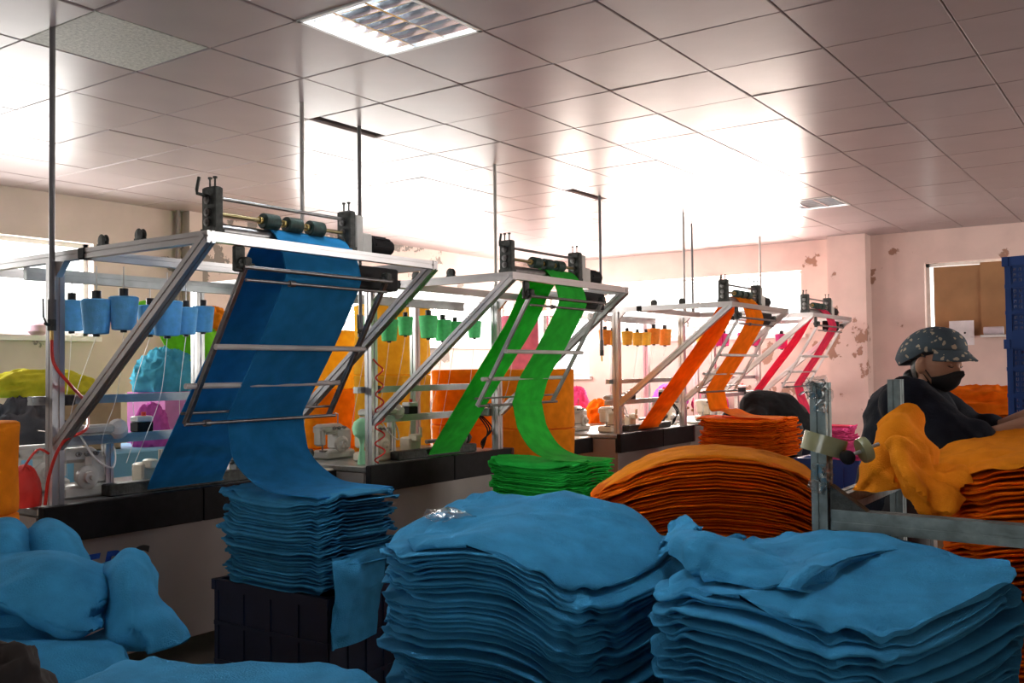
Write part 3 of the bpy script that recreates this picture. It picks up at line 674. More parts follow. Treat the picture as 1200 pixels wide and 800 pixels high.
# crumpled heaps -----------------------------------------------------------
def lump(c, r, seed, amp=.25, fs=2.2, nu=56, nv=34, flat=.35, R=None):
    """crumpled cloth lump: ridged displacement on a squashed dome"""
    mb = MB().sphere((0, 0, 0), 1, nu, nv); R = R or Matrix.Identity(3); r = Vector(r)
    for i, v in enumerate(mb.v):
        n = v.normalized(); q = n*fs+Vector((seed, seed*.37, 0))
        d = (1-2.2*abs(noise.noise(q)))*.6+(1-2*abs(noise.noise(q*2.1+Vector((5, 1, 2)))))*.35+.15*noise.noise(q*5)
        p = n*(1+amp*d)
        if p.z < -flat: p.z = -flat
        mb.v[i] = Vector(c)+R@Vector((p.x*r.x, p.y*r.y, (p.z+flat)*r.z))
    return mb
def fold_sweep(path, rad, flat=.6, n=20):
    """thick rolled fold of cloth along a path of world points"""
    P3 = crom(path, 6); K = len(P3); mb = MB(); rs = []
    for i, p in enumerate(P3):
        f = i/(K-1)*(len(rad)-1); a = int(min(f, len(rad)-2)); r = rad[a]+(rad[a+1]-rad[a])*(f-a)
        d = (P3[min(i+1, K-1)]-P3[max(i-1, 0)]).normalized(); sx = d.cross(Vector((0, 0, 1))).normalized(); u = sx.cross(d)
        rs.append([p+sx*(r*math.cos(q))+u*(r*flat*math.sin(q)*(1+.12*math.sin(3*q+i*.2)))+Vector((0, 0, .012*noise.noise(p*9+Vector((q, 0, 0))))) for q in [2*PI*k/n for k in range(n)]])
    return mb.rings(rs)
hp = thing('fabric_heap', 'rumpled heap of blue fabric in loose rolled folds', 'fabric pile', (1.35, 2.5, 0))
D = lambda *a: [atd(x, y, d) for x, y, d in a]
obj('heap_core', lump((1.36, 2.66, 0), (.36, .46, .58), 3.3, .12, 1.6, flat=.3), BLUE, hp, ang=80)
for k, rows in enumerate([
    [D((-40, 620, 3.0), (0, 609, 3.0), (20, 612, 3.02), (33, 632, 3.05)), D((-40, 632, 2.85), (0, 628, 2.82), (18, 632, 2.85), (34, 644, 2.95)), D((-40, 662, 2.8), (0, 660, 2.78), (20, 656, 2.8), (36, 656, 2.9))],
    [D((27, 640, 3.05), (42, 620, 3.1), (62, 616, 3.12), (84, 630, 3.12), (96, 655, 3.1)), D((28, 645, 2.95), (45, 630, 2.92), (62, 627, 2.90), (80, 640, 2.92), (96, 662, 3.0)), D((35, 660, 2.9), (50, 655, 2.85), (65, 655, 2.82), (80, 665, 2.85), (95, 680, 2.92))],
    [D((-50, 660, 2.75), (0, 654, 2.75), (45, 650, 2.74), (90, 657, 2.74), (125, 668, 2.75), (140, 685, 2.76)), D((-50, 675, 2.6), (0, 668, 2.6), (45, 668, 2.58), (90, 675, 2.57), (122, 684, 2.6), (139, 692, 2.68)), D((-50, 695, 2.5), (0, 690, 2.5), (40, 695, 2.47), (80, 702, 2.46), (115, 702, 2.5), (135, 700, 2.62)), D((-50, 705, 2.46), (0, 706, 2.45), (35, 720, 2.42), (70, 732, 2.40), (100, 726, 2.44), (118, 716, 2.55)), D((-50, 712, 2.5), (0, 714, 2.5), (35, 730, 2.46), (74, 745, 2.43), (102, 744, 2.43), (117, 732, 2.5)), D((-50, 716, 2.6), (0, 717, 2.6), (40, 730, 2.58), (80, 738, 2.56), (102, 733, 2.54), (112, 726, 2.56))],
    [D((112, 668, 2.8), (128, 662, 2.8), (145, 655, 2.82), (168, 660, 2.84), (178, 675, 2.86)), D((118, 665, 2.7), (132, 655, 2.68), (150, 645, 2.68), (172, 656, 2.72), (180, 682, 2.78)), D((128, 685, 2.6), (140, 672, 2.56), (155, 668, 2.56), (172, 682, 2.62), (182, 700, 2.72)), D((134, 705, 2.55), (145, 700, 2.48), (160, 700, 2.48), (176, 712, 2.56), (192, 716, 2.66)), D((132, 730, 2.55), (148, 728, 2.45), (165, 728, 2.45), (186, 725, 2.5), (205, 735, 2.6)), D((120, 762, 2.55), (145, 764, 2.45), (170, 764, 2.45), (198, 760, 2.48), (220, 752, 2.56))],
    [D((104, 668, 2.9), (118, 660, 2.9), (138, 657, 2.9)), D((110, 690, 2.8), (122, 680, 2.78), (140, 675, 2.8)), D((112, 740, 2.75), (125, 735, 2.72), (142, 730, 2.75))],
    [D((-40, 735, 2.55), (30, 742, 2.52), (80, 750, 2.5), (130, 742, 2.55)), D((-40, 790, 2.2), (40, 775, 2.25), (90, 770, 2.3), (145, 768, 2.4)), D((-40, 850, 2.1), (40, 830, 2.1), (100, 815, 2.15), (160, 800, 2.25))]]):
    obj('loose_fold', patch(rows, 8, .012, .022, 5, 30+k), BLUE, hp, ang=85)
C = [tuple(atz(20, 835, .9).xy), tuple(atz(470, 850, .9).xy), tuple(atz(505, 785, .9).xy), tuple(atz(120, 756, .9).xy)]
C[0] = (C[0][0]-.25, C[0][1]-.1); C[1] = (C[1][0]-.2, C[1][1]-.1)
pile('fabric_pile', 'low blue folded fabric pile beside the rumpled blue heap', C, lambda s, t: -.03*abs(s)**3, 0.90, 40, .021, BLUE, 24, 'blue piles in the foreground', wr=.014)
g = lump(atd(-4, 800, 1.75)-Vector((0, 0, .06)), (.085, .08, .085), 8.2, .3, 1.4)
tag(obj('dark_garment', g, mat('dark_brown_cloth', (.022, .015, .012), .9), base=atd(-4, 800, 1.75)-Vector((0, 0, .06)), ang=80), 'dark brown crumpled garment lying on the low blue pile', 'garment')

# ------------------------------------------------------------------ yarn cones
def cone(parent_name, x, y, zc, s, m, label, group, thread=True):
    t = thing('yarn_cone', label, 'yarn cone', (x, y, zc-.085*s), group)
    h = .165*s; z0 = zc-h/2
    obj('yarn_body', MB().lathe((x, y, z0), (0, 0, 1), [(0, .045*s), (.003*s, .056*s), (h-.006*s, .071*s), (h, .062*s), (h+.001, .02*s)], 24), m, t)
    obj('core', MB().cyl((x, y, z0+h), (x, y, z0+h+.04*s), .022*s), dark, t)
    obj('core_tip', MB().cyl((x, y, z0-.012*s), (x, y, z0), .016*s), dark, t)
    obj('hanger_wire', MB().cyl((x, y, z0+h+.04*s), (x, y, ZT-.03), .003, n=6), whitep, t)
    if thread:
        r = random.Random(int(x*1000)); e = Vector((x+r.uniform(-.12, .08), y+.12, .98))
        a = Vector((x, y, z0-.01)); obj('thread', MB().tube(crom([a, a.lerp(e, .4)+Vector((r.uniform(-.05, .05), 0, -.02)), a.lerp(e, .75)+Vector((r.uniform(-.06, .06), 0, 0)), e], 6), .0016, 5), whitep, t)
yb = mat('blue_yarn', (.13, .46, .85), .8, 0, .1, 40, .2, 200); yg = mat('green_yarn', (.14, .78, .28), .8, 0, .1, 40, .2, 200)
yo = mat('orange_yarn', (.85, .28, .03), .8, 0, .1, 40, .2, 200); yy = mat('yellow_yarn', (.88, .52, .06), .8, 0, .1, 40, .2, 200); ym = mat('magenta_yarn', (.75, .06, .28), .8, 0, .1, 40, .2, 200)
for px, py, Y, s in [(113, 371, 4.12, .98), (145, 367, 4.06, .95), (176, 375, 4.5, .95), (196, 373, 4.12, 1.05), (218, 376, 4.46, .9), (84, 370, 4.62, .95), (238, 374, 4.6, .9)]:
    p = aty(px, py, Y); cone('m1', p.x, p.y, p.z, s, yb, 'blue yarn cone hanging over the blue machine', 'blue yarn cones')
for px, py, s in [(431, 382, .8), (456, 387, .9), (475, 382, .8), (502, 383, 1.0), (519, 387, .95), (533, 387, .8), (556, 386, .8), (603, 389, .85)]:
    p = aty(px, py, 4.5 if px < 590 else 4.0); cone('m2', p.x, p.y, p.z, s, yg, 'green yarn cone hanging over the green machine', 'green yarn cones')
for px, py, s, m in [(709, 395, .85, yo), (718, 396, .8, yy), (735, 396, .82, yy), (747, 397, .8, yy), (757, 397, .8, yy), (766, 394, 1.0, yo), (779, 395, 1.05, yo), (822, 396, .95, yy)]:
    p = aty(px, py, 4.5); cone('m3', p.x, p.y, p.z, s, m, ('orange' if m is yo else 'yellow')+' yarn cone hanging over the orange machine', ('orange' if m is yo else 'yellow')+' yarn cones', px > 740)
for px, py, s, Y in [(832, 397, .9, 4.5), (840, 398, .9, 4.5), (849, 398, .9, 4.45), (871, 397, .9, 4.12), (878, 397, .9, 4.1), (885, 397, .95, 4.05), (916, 400, 1.0, 3.7)]:
    p = aty(px, py, Y); cone('m4', min(p.x, 11.1), p.y, p.z, s, ym, 'magenta yarn cone hanging over the pink machine', 'magenta yarn cones', False)

# ------------------------------------------------------------------ standing rolls behind the machines
RO = cloth('orange_roll_cloth', (.92, .30, .015), .1, .25); RY = cloth('yellow_roll_cloth', (1, .62, .07), .1, .45); RP = cloth('pink_roll_cloth', (.80, .28, .40), .1, .2)
def roll(x, y, z0, r, h, m, label, group):
    pr = [(0, r*.94), (.008, r), (.05, r*1.01), (h*.5, r*.985), (h-.05, r*1.0), (h-.02, r*1.012), (h-.006, r*1.0), (h, r*.93), (h-.004, r*.5), (h-.012, .05), (h-.06, .045)]
    mb = MB().lathe((x, y, z0), (0, 0, 1), pr, 40)
    for i, v in enumerate(mb.v): mb.v[i] = v+Vector((.004*noise.noise(v*6), .004*noise.noise(v*6+Vector((9, 0, 0))), .004*noise.noise(v*5)))
    return tag(obj('fabric_roll', mb, m, base=(x, y, z0), ang=60), label, 'fabric roll', group)
def roll_stack(px, d, tops, r, mats, lab, group):
    p = atd(px, 433, d); zs = tops+[0]
    for k in range(len(tops)):
        pos = ['topmost', 'second', 'third', 'lowest'][k] if len(tops) > 1 else 'single'
        roll(p.x, p.y, zs[k+1], r, zs[k]-zs[k+1], mats[min(k, len(mats)-1)], lab % pos, group)
roll_stack(460, 8.0, [2.0, 1.42, .84, .30], .315, [RY, RY, RO], '%s standing roll of the tall yellow stack behind the green machine', 'rolls of the tall yellow stack')
roll_stack(384, 8.7, [1.82, 1.30, .78, .26], .31, [RY, RO], '%s standing roll of the orange stack left of the tall yellow one', 'rolls of the left orange stack')
roll_stack(547, 8.5, [1.46, .98, .50], .31, [RO], '%s standing roll of the orange stack right of the tall yellow one', 'rolls of the middle orange stack')
roll_stack(629, 7.75, [1.455, .985, .50], .30, [RO], '%s standing roll of the orange stack between green and orange machines', 'rolls of the right orange stack')
roll_stack(614, 10.2, [2.02, 1.35, .68], .27, [RP], '%s standing roll of the pink stack under the corner window', 'rolls of the pink stack')
roll_stack(-32, 3.55, [1.28, .94, .60, .28], .155, [RO], '%s small orange roll of the stack beside the blue heap', 'small orange rolls by the heap')

# ------------------------------------------------------------------ clutter behind the blue machine
skyb = mat('sky_blue_cover', (.22, .52, .72), .6, 0, .06)
tb = thing('covered_table', 'long table with a sky blue cover behind the blue machine', 'table', (3.6, 6.1, 0))
obj('table_top', MB().bb(1.9, 4.555, 5.75, 6.5, .90, .94, .01), skyb, tb); obj('cover_front', MB().bb(1.9, 4.555, 5.735, 5.75, .42, .93), skyb, tb)
for x in (2.0, 4.48):
    for y in (5.82, 6.42): obj('leg', MB().bb(x-.025, x+.025, y-.025, y+.025, 0, .9), iron, tb)
for x0_, nm, lab, m, h, w in [(3.62, 'cardboard_box', 'brown cardboard box on the sky blue table under yellow cloth', cardboard, .36, .5), (4.385, 'storage_box', 'magenta pink plastic box under the cyan cloth', mat('pink_plastic', (.65, .22, .52), .45), .37, .33)]:
    t = thing(nm, lab, 'box', (x0_, 6.25, .94)); a = x0_-w/2; b = x0_+w/2
    for q in ((a, b, 6.0, 6.012), (a, b, 6.45, 6.462), (a, a+.012, 6.012, 6.45), (b-.012, b, 6.012, 6.45)): obj('side_wall', MB().bb(*q, .94, .94+h), m, t, smooth=False)
    obj('bottom', MB().bb(a, b, 6.0, 6.46, .94, .95), m, t, smooth=False)
    obj('lid_flap', MB().bb(a, b, 6.0, 6.462, .94+h, .94+h+.01), m, t, smooth=False)
lime = cloth('lime_cloth', (.22, .70, .04), .1, .2); cyan = cloth('cyan_cloth', (.10, .50, .72), .1, .15); yell = cloth('yellow_cloth', (.75, .70, .05), .1, .1); mag = cloth('magenta_cloth', (.62, .12, .50)); greyc = cloth('grey_cloth', (.10, .10, .11))
def cloth_lump(c, r, m, seed, label, amp=.28, fs=2.2, R=None): tag(obj('crumpled_cloth', lump(c, r, seed, amp, fs, R=R), m, base=c, ang=80), label, 'cloth')
cloth_lump((3.42, 6.22, 1.31), (.34, .22, .13), yell, 2.1, 'yellow crumpled cloth on the cardboard box', .2, 2.5)
cloth_lump((4.37, 6.2, 1.32), (.21, .18, .21), cyan, 4.4, 'cyan crumpled cloth heaped on the pink box', .3, 3.2)
cloth_lump((4.12, 6.02, .94), (.11, .10, .20), mag, 5.9, 'magenta cloth bundle beside the pink box', .3, 3)
cloth_lump((3.20, 6.0, .94), (.22, .18, .24), greyc, 6.3, 'dark grey cloth bag on the sky blue table', .3, 2)
cloth_lump((2.70, 6.1, .94), (.20, .2, .28), cyan, 7.7, 'teal cloth bundle at the end of the sky blue table', .3, 2)
cloth_lump((3.32, 5.88, .94), (.16, .1, .10), cloth('white_cloth', (.75, .77, .76)), 9.7, 'white cloth bundle on the sky blue table', .25, 2.5)
cloth_lump((5.06, 6.68, 0), (.40, .33, 1.25), lime, 1.2, 'big lime green cloth mound beside the pink box', .14, 2.4)
L3 = patch([[Vector(p)-Vector((.36, 0, 0)) for p in r] for r in [[(4.62, 6.5, 1.95), (4.85, 6.48, 2.0), (5.15, 6.45, 1.92), (5.4, 6.42, 1.8)], [(4.68, 6.30, 1.8), (4.9, 6.22, 1.86), (5.2, 6.20, 1.8), (5.5, 6.24, 1.65)], [(4.80, 6.14, 1.45), (4.98, 6.02, 1.5), (5.2, 6.06, 1.42), (5.5, 6.10, 1.35)], [(4.92, 6.05, 1.05), (5.04, 5.95, 1.02), (5.22, 6.0, 1.0), (5.5, 6.05, 1.0)], [(4.98, 6.04, .6), (5.08, 5.98, .6), (5.25, 6.0, .6), (5.5, 6.06, .6)]]], 7, .01, .06, 5)
tag(obj('hanging_cloth', L3, lime, base=(4.75, 6.2, .6), ang=80), 'lime green cloth hung in folds over the cloth mound', 'cloth')
cloth_lump((4.83, 6.28, 1.78), (.16, .12, .13), AMBER, 3.9, 'small orange cloth tuck among the lime green cloth', .3, 3)
b = thing('red_bag', 'red cloth bag hanging at the blue machine post', 'bag', (2.24, 4.2, .87))
obj('bag_body', lump((2.25, 4.22, .87), (.07, .06, .13), 4.1, .12, 2), redp, b, ang=80); obj('strap', MB().tube(crom([(2.22, 4.2, 1.02), (2.28, 4.17, 1.12), (2.33, 4.16, 1.1)], 5), .006), redp, b)
# sills: little things
obj_p = MB().lathe((4.30, 7.86, 1.79), (0, 0, 1), [(0, .05), (.03, .09), (.08, .09), (.11, .05), (.12, .01)], 16)
tag(obj('pink_bundle', obj_p, mat('pale_pink', (.75, .5, .6), .8), base=(4.30, 7.86, 1.79)), 'small pale pink bundle on the left window sill', 'bundle')

sw = patch([[Vector(p) for p in r] for r in [[(3.90, 4.60, .845), (4.02, 4.60, .846), (4.14, 4.60, .845)], [(3.90, 4.68, .90), (4.02, 4.69, .92), (4.14, 4.68, .90)], [(3.90, 4.74, 1.03), (4.02, 4.75, 1.05), (4.14, 4.74, 1.03)]]], 6, .004, .006, 10)
tag(obj('fabric_swatch', sw, lime, base=(4.02, 4.65, .845), ang=80), 'lime green fabric swatch leaning on the shelf of the green machine', 'fabric')
p = aty(424, 497, 4.3); tag(obj('thread_ball', MB().lathe((p.x, p.y, .862), (0, 0, 1), [(0, .03), (.12, .012), (.16, .02), (.19, .055), (.23, .062), (.27, .05), (.29, .02)], 18), mat('mint_yarn', (.35, .75, .45), .8), base=(p.x, p.y, .862)), 'mint green thread ball on a stand beside the red coil', 'thread ball')
# pink and orange odds and ends behind the far machines
for k, (px, py, d, r, m, lab) in enumerate([(677, 476, 11.3, (.13, .13, .26), PINK, 'pale pink cloth bundle beside the right orange stack'), (702, 484, 11.0, (.16, .14, .18), ORANGE, 'orange cloth bundle left of the orange machine'), (832, 470, 12.4, (.2, .2, .16), PINK, 'pink cloth bundle between orange and pink machines'), (785, 466, 12.4, (.2, .2, .2), mag, 'magenta cloth bundle behind the orange machine right post')]):
    p = atd(px, py, d)
    t = thing('stool', lab.split(' cloth')[0]+' bundle stool, low wooden top on four legs', 'stool', (p.x, p.y, 0), 'stools under the bundles')
    zt = p.z-r[2]*.6
    obj('seat', MB().bb(p.x-.2, p.x+.2, p.y-.18, p.y+.18, zt-.03, zt, .006), wood, t)
    for a in (-.16, .16):
        for b_ in (-.14, .14): obj('leg', MB().bb(p.x+a-.018, p.x+a+.018, p.y+b_-.018, p.y+b_+.018, 0, zt-.03), wood, t)
    c = (p.x, p.y, zt); tag(obj('crumpled_cloth', lump(c, r, 11+k, .25, 2.4), m, base=c, ang=80), lab, 'cloth')

# ------------------------------------------------------------------ grey table frame on the right
tf = thing('table_frame', 'grey aluminium profile table frame with tape roll on its post', 'table frame', (3.2, .3, 0))
PX, PY, QX, RY_ = 2.72, .842, 3.67, -.62
old = mat('oxidised_aluminium', (.20, .25, .25), .5, .55, .3, 18, .2, 60)
for x, y, zt in ((PX, PY, 1.405), (QX, PY+.02, 1.40), (PX, RY_, 1.10), (QX, RY_, 1.10)):
    p = obj('post', MB().slot((x, y, 0), (x, y, zt), .056, .044), old, tf, smooth=False)
obj('front_beam', MB().slot((PX, PY-.03, 1.025), (PX, RY_, 1.008), .05, .056), old, tf, smooth=False)
obj('rear_beam', MB().slot((QX, PY-.03, 1.02), (QX, RY_, 1.0), .05, .056), old, tf, smooth=False)
for y in (PY, RY_): obj('side_beam', MB().slot((PX+.03, y+.005, 1.045), (QX-.03, y+.005, 1.045), .05, .056), old, tf, smooth=False)
g = lambda sx, y0: MB().add([(PX-.02, y0, 1.05), (PX-.02, y0-sx*.1, 1.05-.0), (PX-.02, y0, 1.12), (PX+.02, y0, 1.05), (PX+.02, y0-sx*.1, 1.05), (PX+.02, y0, 1.12)], [(0, 2, 1), (3, 4, 5), (0, 1, 4, 3), (1, 2, 5, 4), (2, 0, 3, 5)])
obj('gusset', g(1, PY-.028), iron, tf, smooth=False)
obj('gusset', MB().add([(PX-.02, PY-.028, 1.0), (PX-.02, PY-.10, 1.0), (PX-.02, PY-.028, .92), (PX+.02, PY-.028, 1.0), (PX+.02, PY-.10, 1.0), (PX+.02, PY-.028, .92)], [(0, 1, 2), (5, 4, 3), (0, 3, 4, 1), (1, 4, 5, 2), (2, 5, 3, 0)]), iron, tf, smooth=False)
obj('lower_shelf', MB().bb(PX-.02, QX+.02, RY_, PY, .50, .53), wood, tf, smooth=False)
# tape roll, rod and disc
tape = mat('olive_tape', (.30, .29, .15), .25, 0, .1, coat=.4)
tp = thing('tape_roll', 'olive packing tape roll clamped round the grey frame post', 'tape', (PX, PY, 1.2))
ax = Vector((.15, -.25, 1)).normalized(); c0 = Vector((PX, PY, 1.205))
obj('tape', MB().lathe(c0, ax, [(0, .044), (0, .060), (.052, .060), (.052, .044), (0, .044)], 32), tape, tp)
k0 = Vector((PX-.02, PY-.075, 1.20))
obj('knob', MB().lathe(k0, (-.6, -.3, 0), [(-.02, .012), (-.015, .018), (.02, .020), (.026, .015), (.028, .006)], 18), blackm, tp)
k1 = atd(1030, 520, 2.65)
obj('rod', MB().cyl(k0, k1, .005), alu, tp)
m_ = k0.lerp(k1, .55); dd = (k1-k0).normalized()
obj('disc', MB().lathe(m_, dd, [(-.012, .004), (-.012, .034), (-.006, .036), (.006, .036), (.012, .034), (.012, .004)], 24), tape, tp)
# film wrapped about the post head
for k, (cx_, cy_, w_, h_) in enumerate([(958, 450, 22, 12), (946, 458, 14, 16), (965, 470, 16, 26), (962, 560, 20, 30)]):
    rows = []
    for a in range(4): rows.append([atd(cx_+w_*(b-1.5)/3*1.2+random.uniform(-4, 4), cy_+h_*(a-1.5)/3+random.uniform(-4, 4), 2.655+random.uniform(-.02, .02)) for b in range(4)])
    obj('film_scrap', patch(rows, 4, .0008, .012, 40, k), film, tf, ang=180)
# orange pile on the frame's shelf and draped cloths
OP = [(2.98, .60), (2.90, -.45), (3.58, -.45), (3.58, .66)]
pO, _ = pile('fabric_pile', 'orange folded fabric pile standing inside the grey table frame', OP, lambda s, t: -.07*max(0, -s)**3, 1.19, 46, .0140, ORANGE, 31, top_m=AMBER, wr=.014, jut=.014, flut=.4)
dr = patch([D((1050, 530, 3.25), (1092, 532, 3.45), (1150, 511, 3.6), (1215, 507, 3.6)), D((1062, 555, 2.98), (1102, 545, 3.08), (1150, 528, 3.14), (1215, 522, 3.14)), D((1085, 572, 2.88), (1105, 568, 2.87), (1150, 552, 2.90), (1215, 536, 2.90))], 8, .007, .02, 7)
obj('top_sheet', dr, AMBER, pO, ang=80)
dc = thing('draped_cloth', 'bright orange cloth draped over the grey frame rail', 'cloth', atd(1060, 580, 2.9))
d1 = patch([D((1035, 500, 3.02), (1045, 482, 3.0), (1062, 478, 2.98), (1072, 495, 3.0), (1078, 530, 3.05)),
            D((1024, 530, 2.93), (1042, 505, 2.88), (1066, 498, 2.88), (1088, 520, 2.93), (1096, 545, 2.98)),
            D((1012, 560, 2.90), (1035, 545, 2.80), (1072, 540, 2.80), (1092, 558, 2.86), (1112, 560, 2.90)),
            D((1003, 575, 2.92), (1030, 575, 2.82), (1075, 572, 2.76), (1105, 580, 2.80), (1128, 558, 2.86))], 8, .007, .03, 9, 3)
obj('upper_drape', d1, AMBER, dc, ang=80)
d2 = patch([D((1036, 518, 2.78), (1052, 512, 2.75), (1072, 516, 2.78), (1096, 545, 2.83), (1130, 545, 2.86)),
            D((1046, 545, 2.72), (1062, 545, 2.68), (1085, 556, 2.74), (1108, 560, 2.76), (1132, 552, 2.80)),
            D((1058, 575, 2.70), (1075, 580, 2.64), (1095, 588, 2.66), (1112, 580, 2.70), (1128, 565, 2.76)),
            D((1070, 590, 2.74), (1085, 605, 2.66), (1105, 606, 2.66), (1120, 592, 2.70), (1124, 576, 2.76))], 8, .007, .03, 9, 8)
obj('lower_drape', d2, AMBER, dc, ang=80)
# crates
z = 0
for k in range(5):
    bin_box('stacking_crate', ['lowest', 'second', 'third', 'fourth', 'topmost'][k]+' crate of the blue perforated crate tower behind the worker', 5.30, .42, .56, .40, .392, crate_b, k*.392+.0, 'blue crates in the tower', -.25, True)
bin_box('stacking_crate', 'blue crate on the floor behind the draped orange cloth', 6.0, 1.75, .5, .36, .9, crate_b, 0)
cloth_lump((5.85, 1.62, .90), (.12, .12, .06), PINK, 15.1, 'pink cloth lying on the blue crate', .3, 2)
# table by the back wall with an orange heap
t = thing('back_table', 'wooden table with orange cloth against the back wall', 'table', (7.6, .95, 0))
obj('table_top', MB().bb(7.1, 8.3, .4, 1.7, 1.02, 1.06, .006), wood, t)
for x in (7.2, 8.2):
    for y in (.5, 1.6): obj('leg', MB().bb(x-.03, x+.03, y-.03, y+.03, 0, 1.02), wood, t)
cloth_lump((7.5, 1.15, 1.06), (.34, .42, .16), ORANGE, 16.2, 'orange cloth heap on the table below the boarded window', .3, 2.6)
# notice and small roll at the boarded window
pp = atx(1127, 390, XB)
n_ = thing('paper_notice', 'white paper notice pinned below the plywood board', 'notice', (XB, pp.y, pp.z-.14))
obj('sheet', MB().bb(XB-.006, XB-.002, pp.y-.13, pp.y+.13, pp.z-.14, pp.z+.14), mat('paper', (.82, .78, .80), .8), n_, smooth=False)
for k in (-.035, .035): obj('printed_mark', MB().lathe((XB-.007, pp.y+k, pp.z), (-1, 0, 0), [(0, .012), (.001, .012)], 8), dark, n_)
pp = atx(1165, 386, XB); tag(obj('paper_tube', MB().cyl((XB-.03, pp.y-.10, 1.83), (XB-.03, pp.y+.10, 1.83), .045, n=18), mat('pale_mauve_paper', (.62, .55, .60), .8), base=(XB-.03, pp.y, 1.785)), 'pale paper roll lying on the boarded window sill', 'paper roll')
obj('window_sill', MB().bb(XB-.08, XB+.02, y0, pp.y+.13, 1.757, 1.782), frame_w, bpy.data.objects['window_5'], smooth=False)

# ------------------------------------------------------------------ people
def remesh(mb, voxel, smooth=4):
    me = bpy.data.meshes.new('tmp'); me.from_pydata([tuple(v) for v in mb.v], [], mb.f)
    o = bpy.data.objects.new('tmp', me); COL.objects.link(o)
    r = o.modifiers.new('r', 'REMESH'); r.mode = 'VOXEL'; r.voxel_size = voxel
    s = o.modifiers.new('s', 'SMOOTH'); s.iterations = smooth; s.factor = .5
    bpy.context.view_layer.update()
    out = bpy.data.meshes.new_from_object(o.evaluated_get(bpy.context.evaluated_depsgraph_get()))
    bpy.data.objects.remove(o)
    out.polygons.foreach_set('use_smooth', [True]*len(out.polygons)); out.materials.clear()
    return out
def limb(mb, pts, rs, n=16):
    """tapered capsule chain"""
    for (a, b), (r0, r1) in zip(zip(pts, pts[1:]), zip(rs, rs[1:])):
        a, b = Vector(a), Vector(b); mb.cyl(a, b, r0, r1, n); mb.sphere(a, r0, n, 10); mb.sphere(b, r1, n, 10)
    return mb
def hand(mb, w, d, side, palm_n):
    """palm, four unequal curled fingers, thumb from the side of the palm"""
    w = Vector(w); d = Vector(d).normalized(); pn = Vector(palm_n); pn = (pn-d*pn.dot(d)).normalized(); sx = d.cross(pn)*side
    R = Matrix((d, sx, pn)).transposed()
    mb.box(w+d*.05, (.10, .082, .028), R, .012)
    for k, L in enumerate((.070, .080, .075, .058)):
        a = w+d*.098+sx*(.030-.020*k); b = a+d*L*.45-pn*.006; c = b+d*L*.32-pn*.018; e = c+d*L*.2-pn*.022
        limb(mb, [a, b, c, e], [.0095, .009, .008, .0065], 10)
    a = w+d*.02+sx*.035; limb(mb, [a, a+d*.032+sx*.026-pn*.008, a+d*.062+sx*.032-pn*.018], [.013, .011, .008], 10)
skin = mat('skin', (.46, .24, .15), .55, 0, .06, 20, spec=.35)
def head_r(n, k=1.0):
    """head surface for a unit direction n (face towards +x)"""
    p = Vector((n.x*.098, n.y*.077, n.z*.118))
    if n.x > 0:
        low = max(0, -n.z); p.x += .012*math.exp(-((n.z+.85)/.25)**2)*n.x-.012*low*(1-n.x)
        p.y *= 1-.25*low**1.5
        p.x += .022*math.exp(-(n.y/.13)**2-((n.z+.20)/.16)**2)*n.x          # nose
        p.x -= .010*math.exp(-((abs(n.y)-.36)/.14)**2-((n.z-.02)/.13)**2)    # eye sockets
        p.x += .006*math.exp(-(n.y/.25)**2-((n.z+.55)/.10)**2)               # lips
    else: p.x *= 1.06
    return p*k
def head_mesh(mb, c, R):
    s = MB().sphere((0, 0, 0), 1, 40, 28)
    for i, v in enumerate(s.v): s.v[i] = Vector(c)+R@head_r(v.normalized())
    mb.add(s.v, s.f)
    for sd in (-1, 1): mb.sphere(Vector(c)+R@Vector((-.014, sd*.083, -.010)), (.023, .014, .037), 14, 10, R@rz(-sd*.35))
def shell(c, R, keep, k, nu=48, nv=32, off=.0):
    s = MB().sphere((0, 0, 0), 1, nu, nv); dirs = [v.normalized() for v in s.v]
    fs = [f for f in s.f if len(f) == 4 and all(keep(dirs[i]) for i in f)]
    used = sorted({i for f in fs for i in f}); mp = {i: q for q, i in enumerate(used)}; mb = MB(); n = len(used)
    outer = [Vector(c)+R@(head_r(dirs[i], k)+dirs[i]*off) for i in used]; inner = [Vector(c)+R@(head_r(dirs[i], k*.985)) for i in used]
    F = [tuple(mp[i] for i in f) for f in fs]; edges = {}
    for f in F:
        for a, b in zip(f, f[1:]+f[:1]): edges[(a, b)] = 1
    G = list(F)+[tuple(n+i for i in reversed(f)) for f in F]+[(b, a, n+a, n+b) for (a, b) in edges if (b, a) not in edges]
    return mb.add(outer+inner, G)
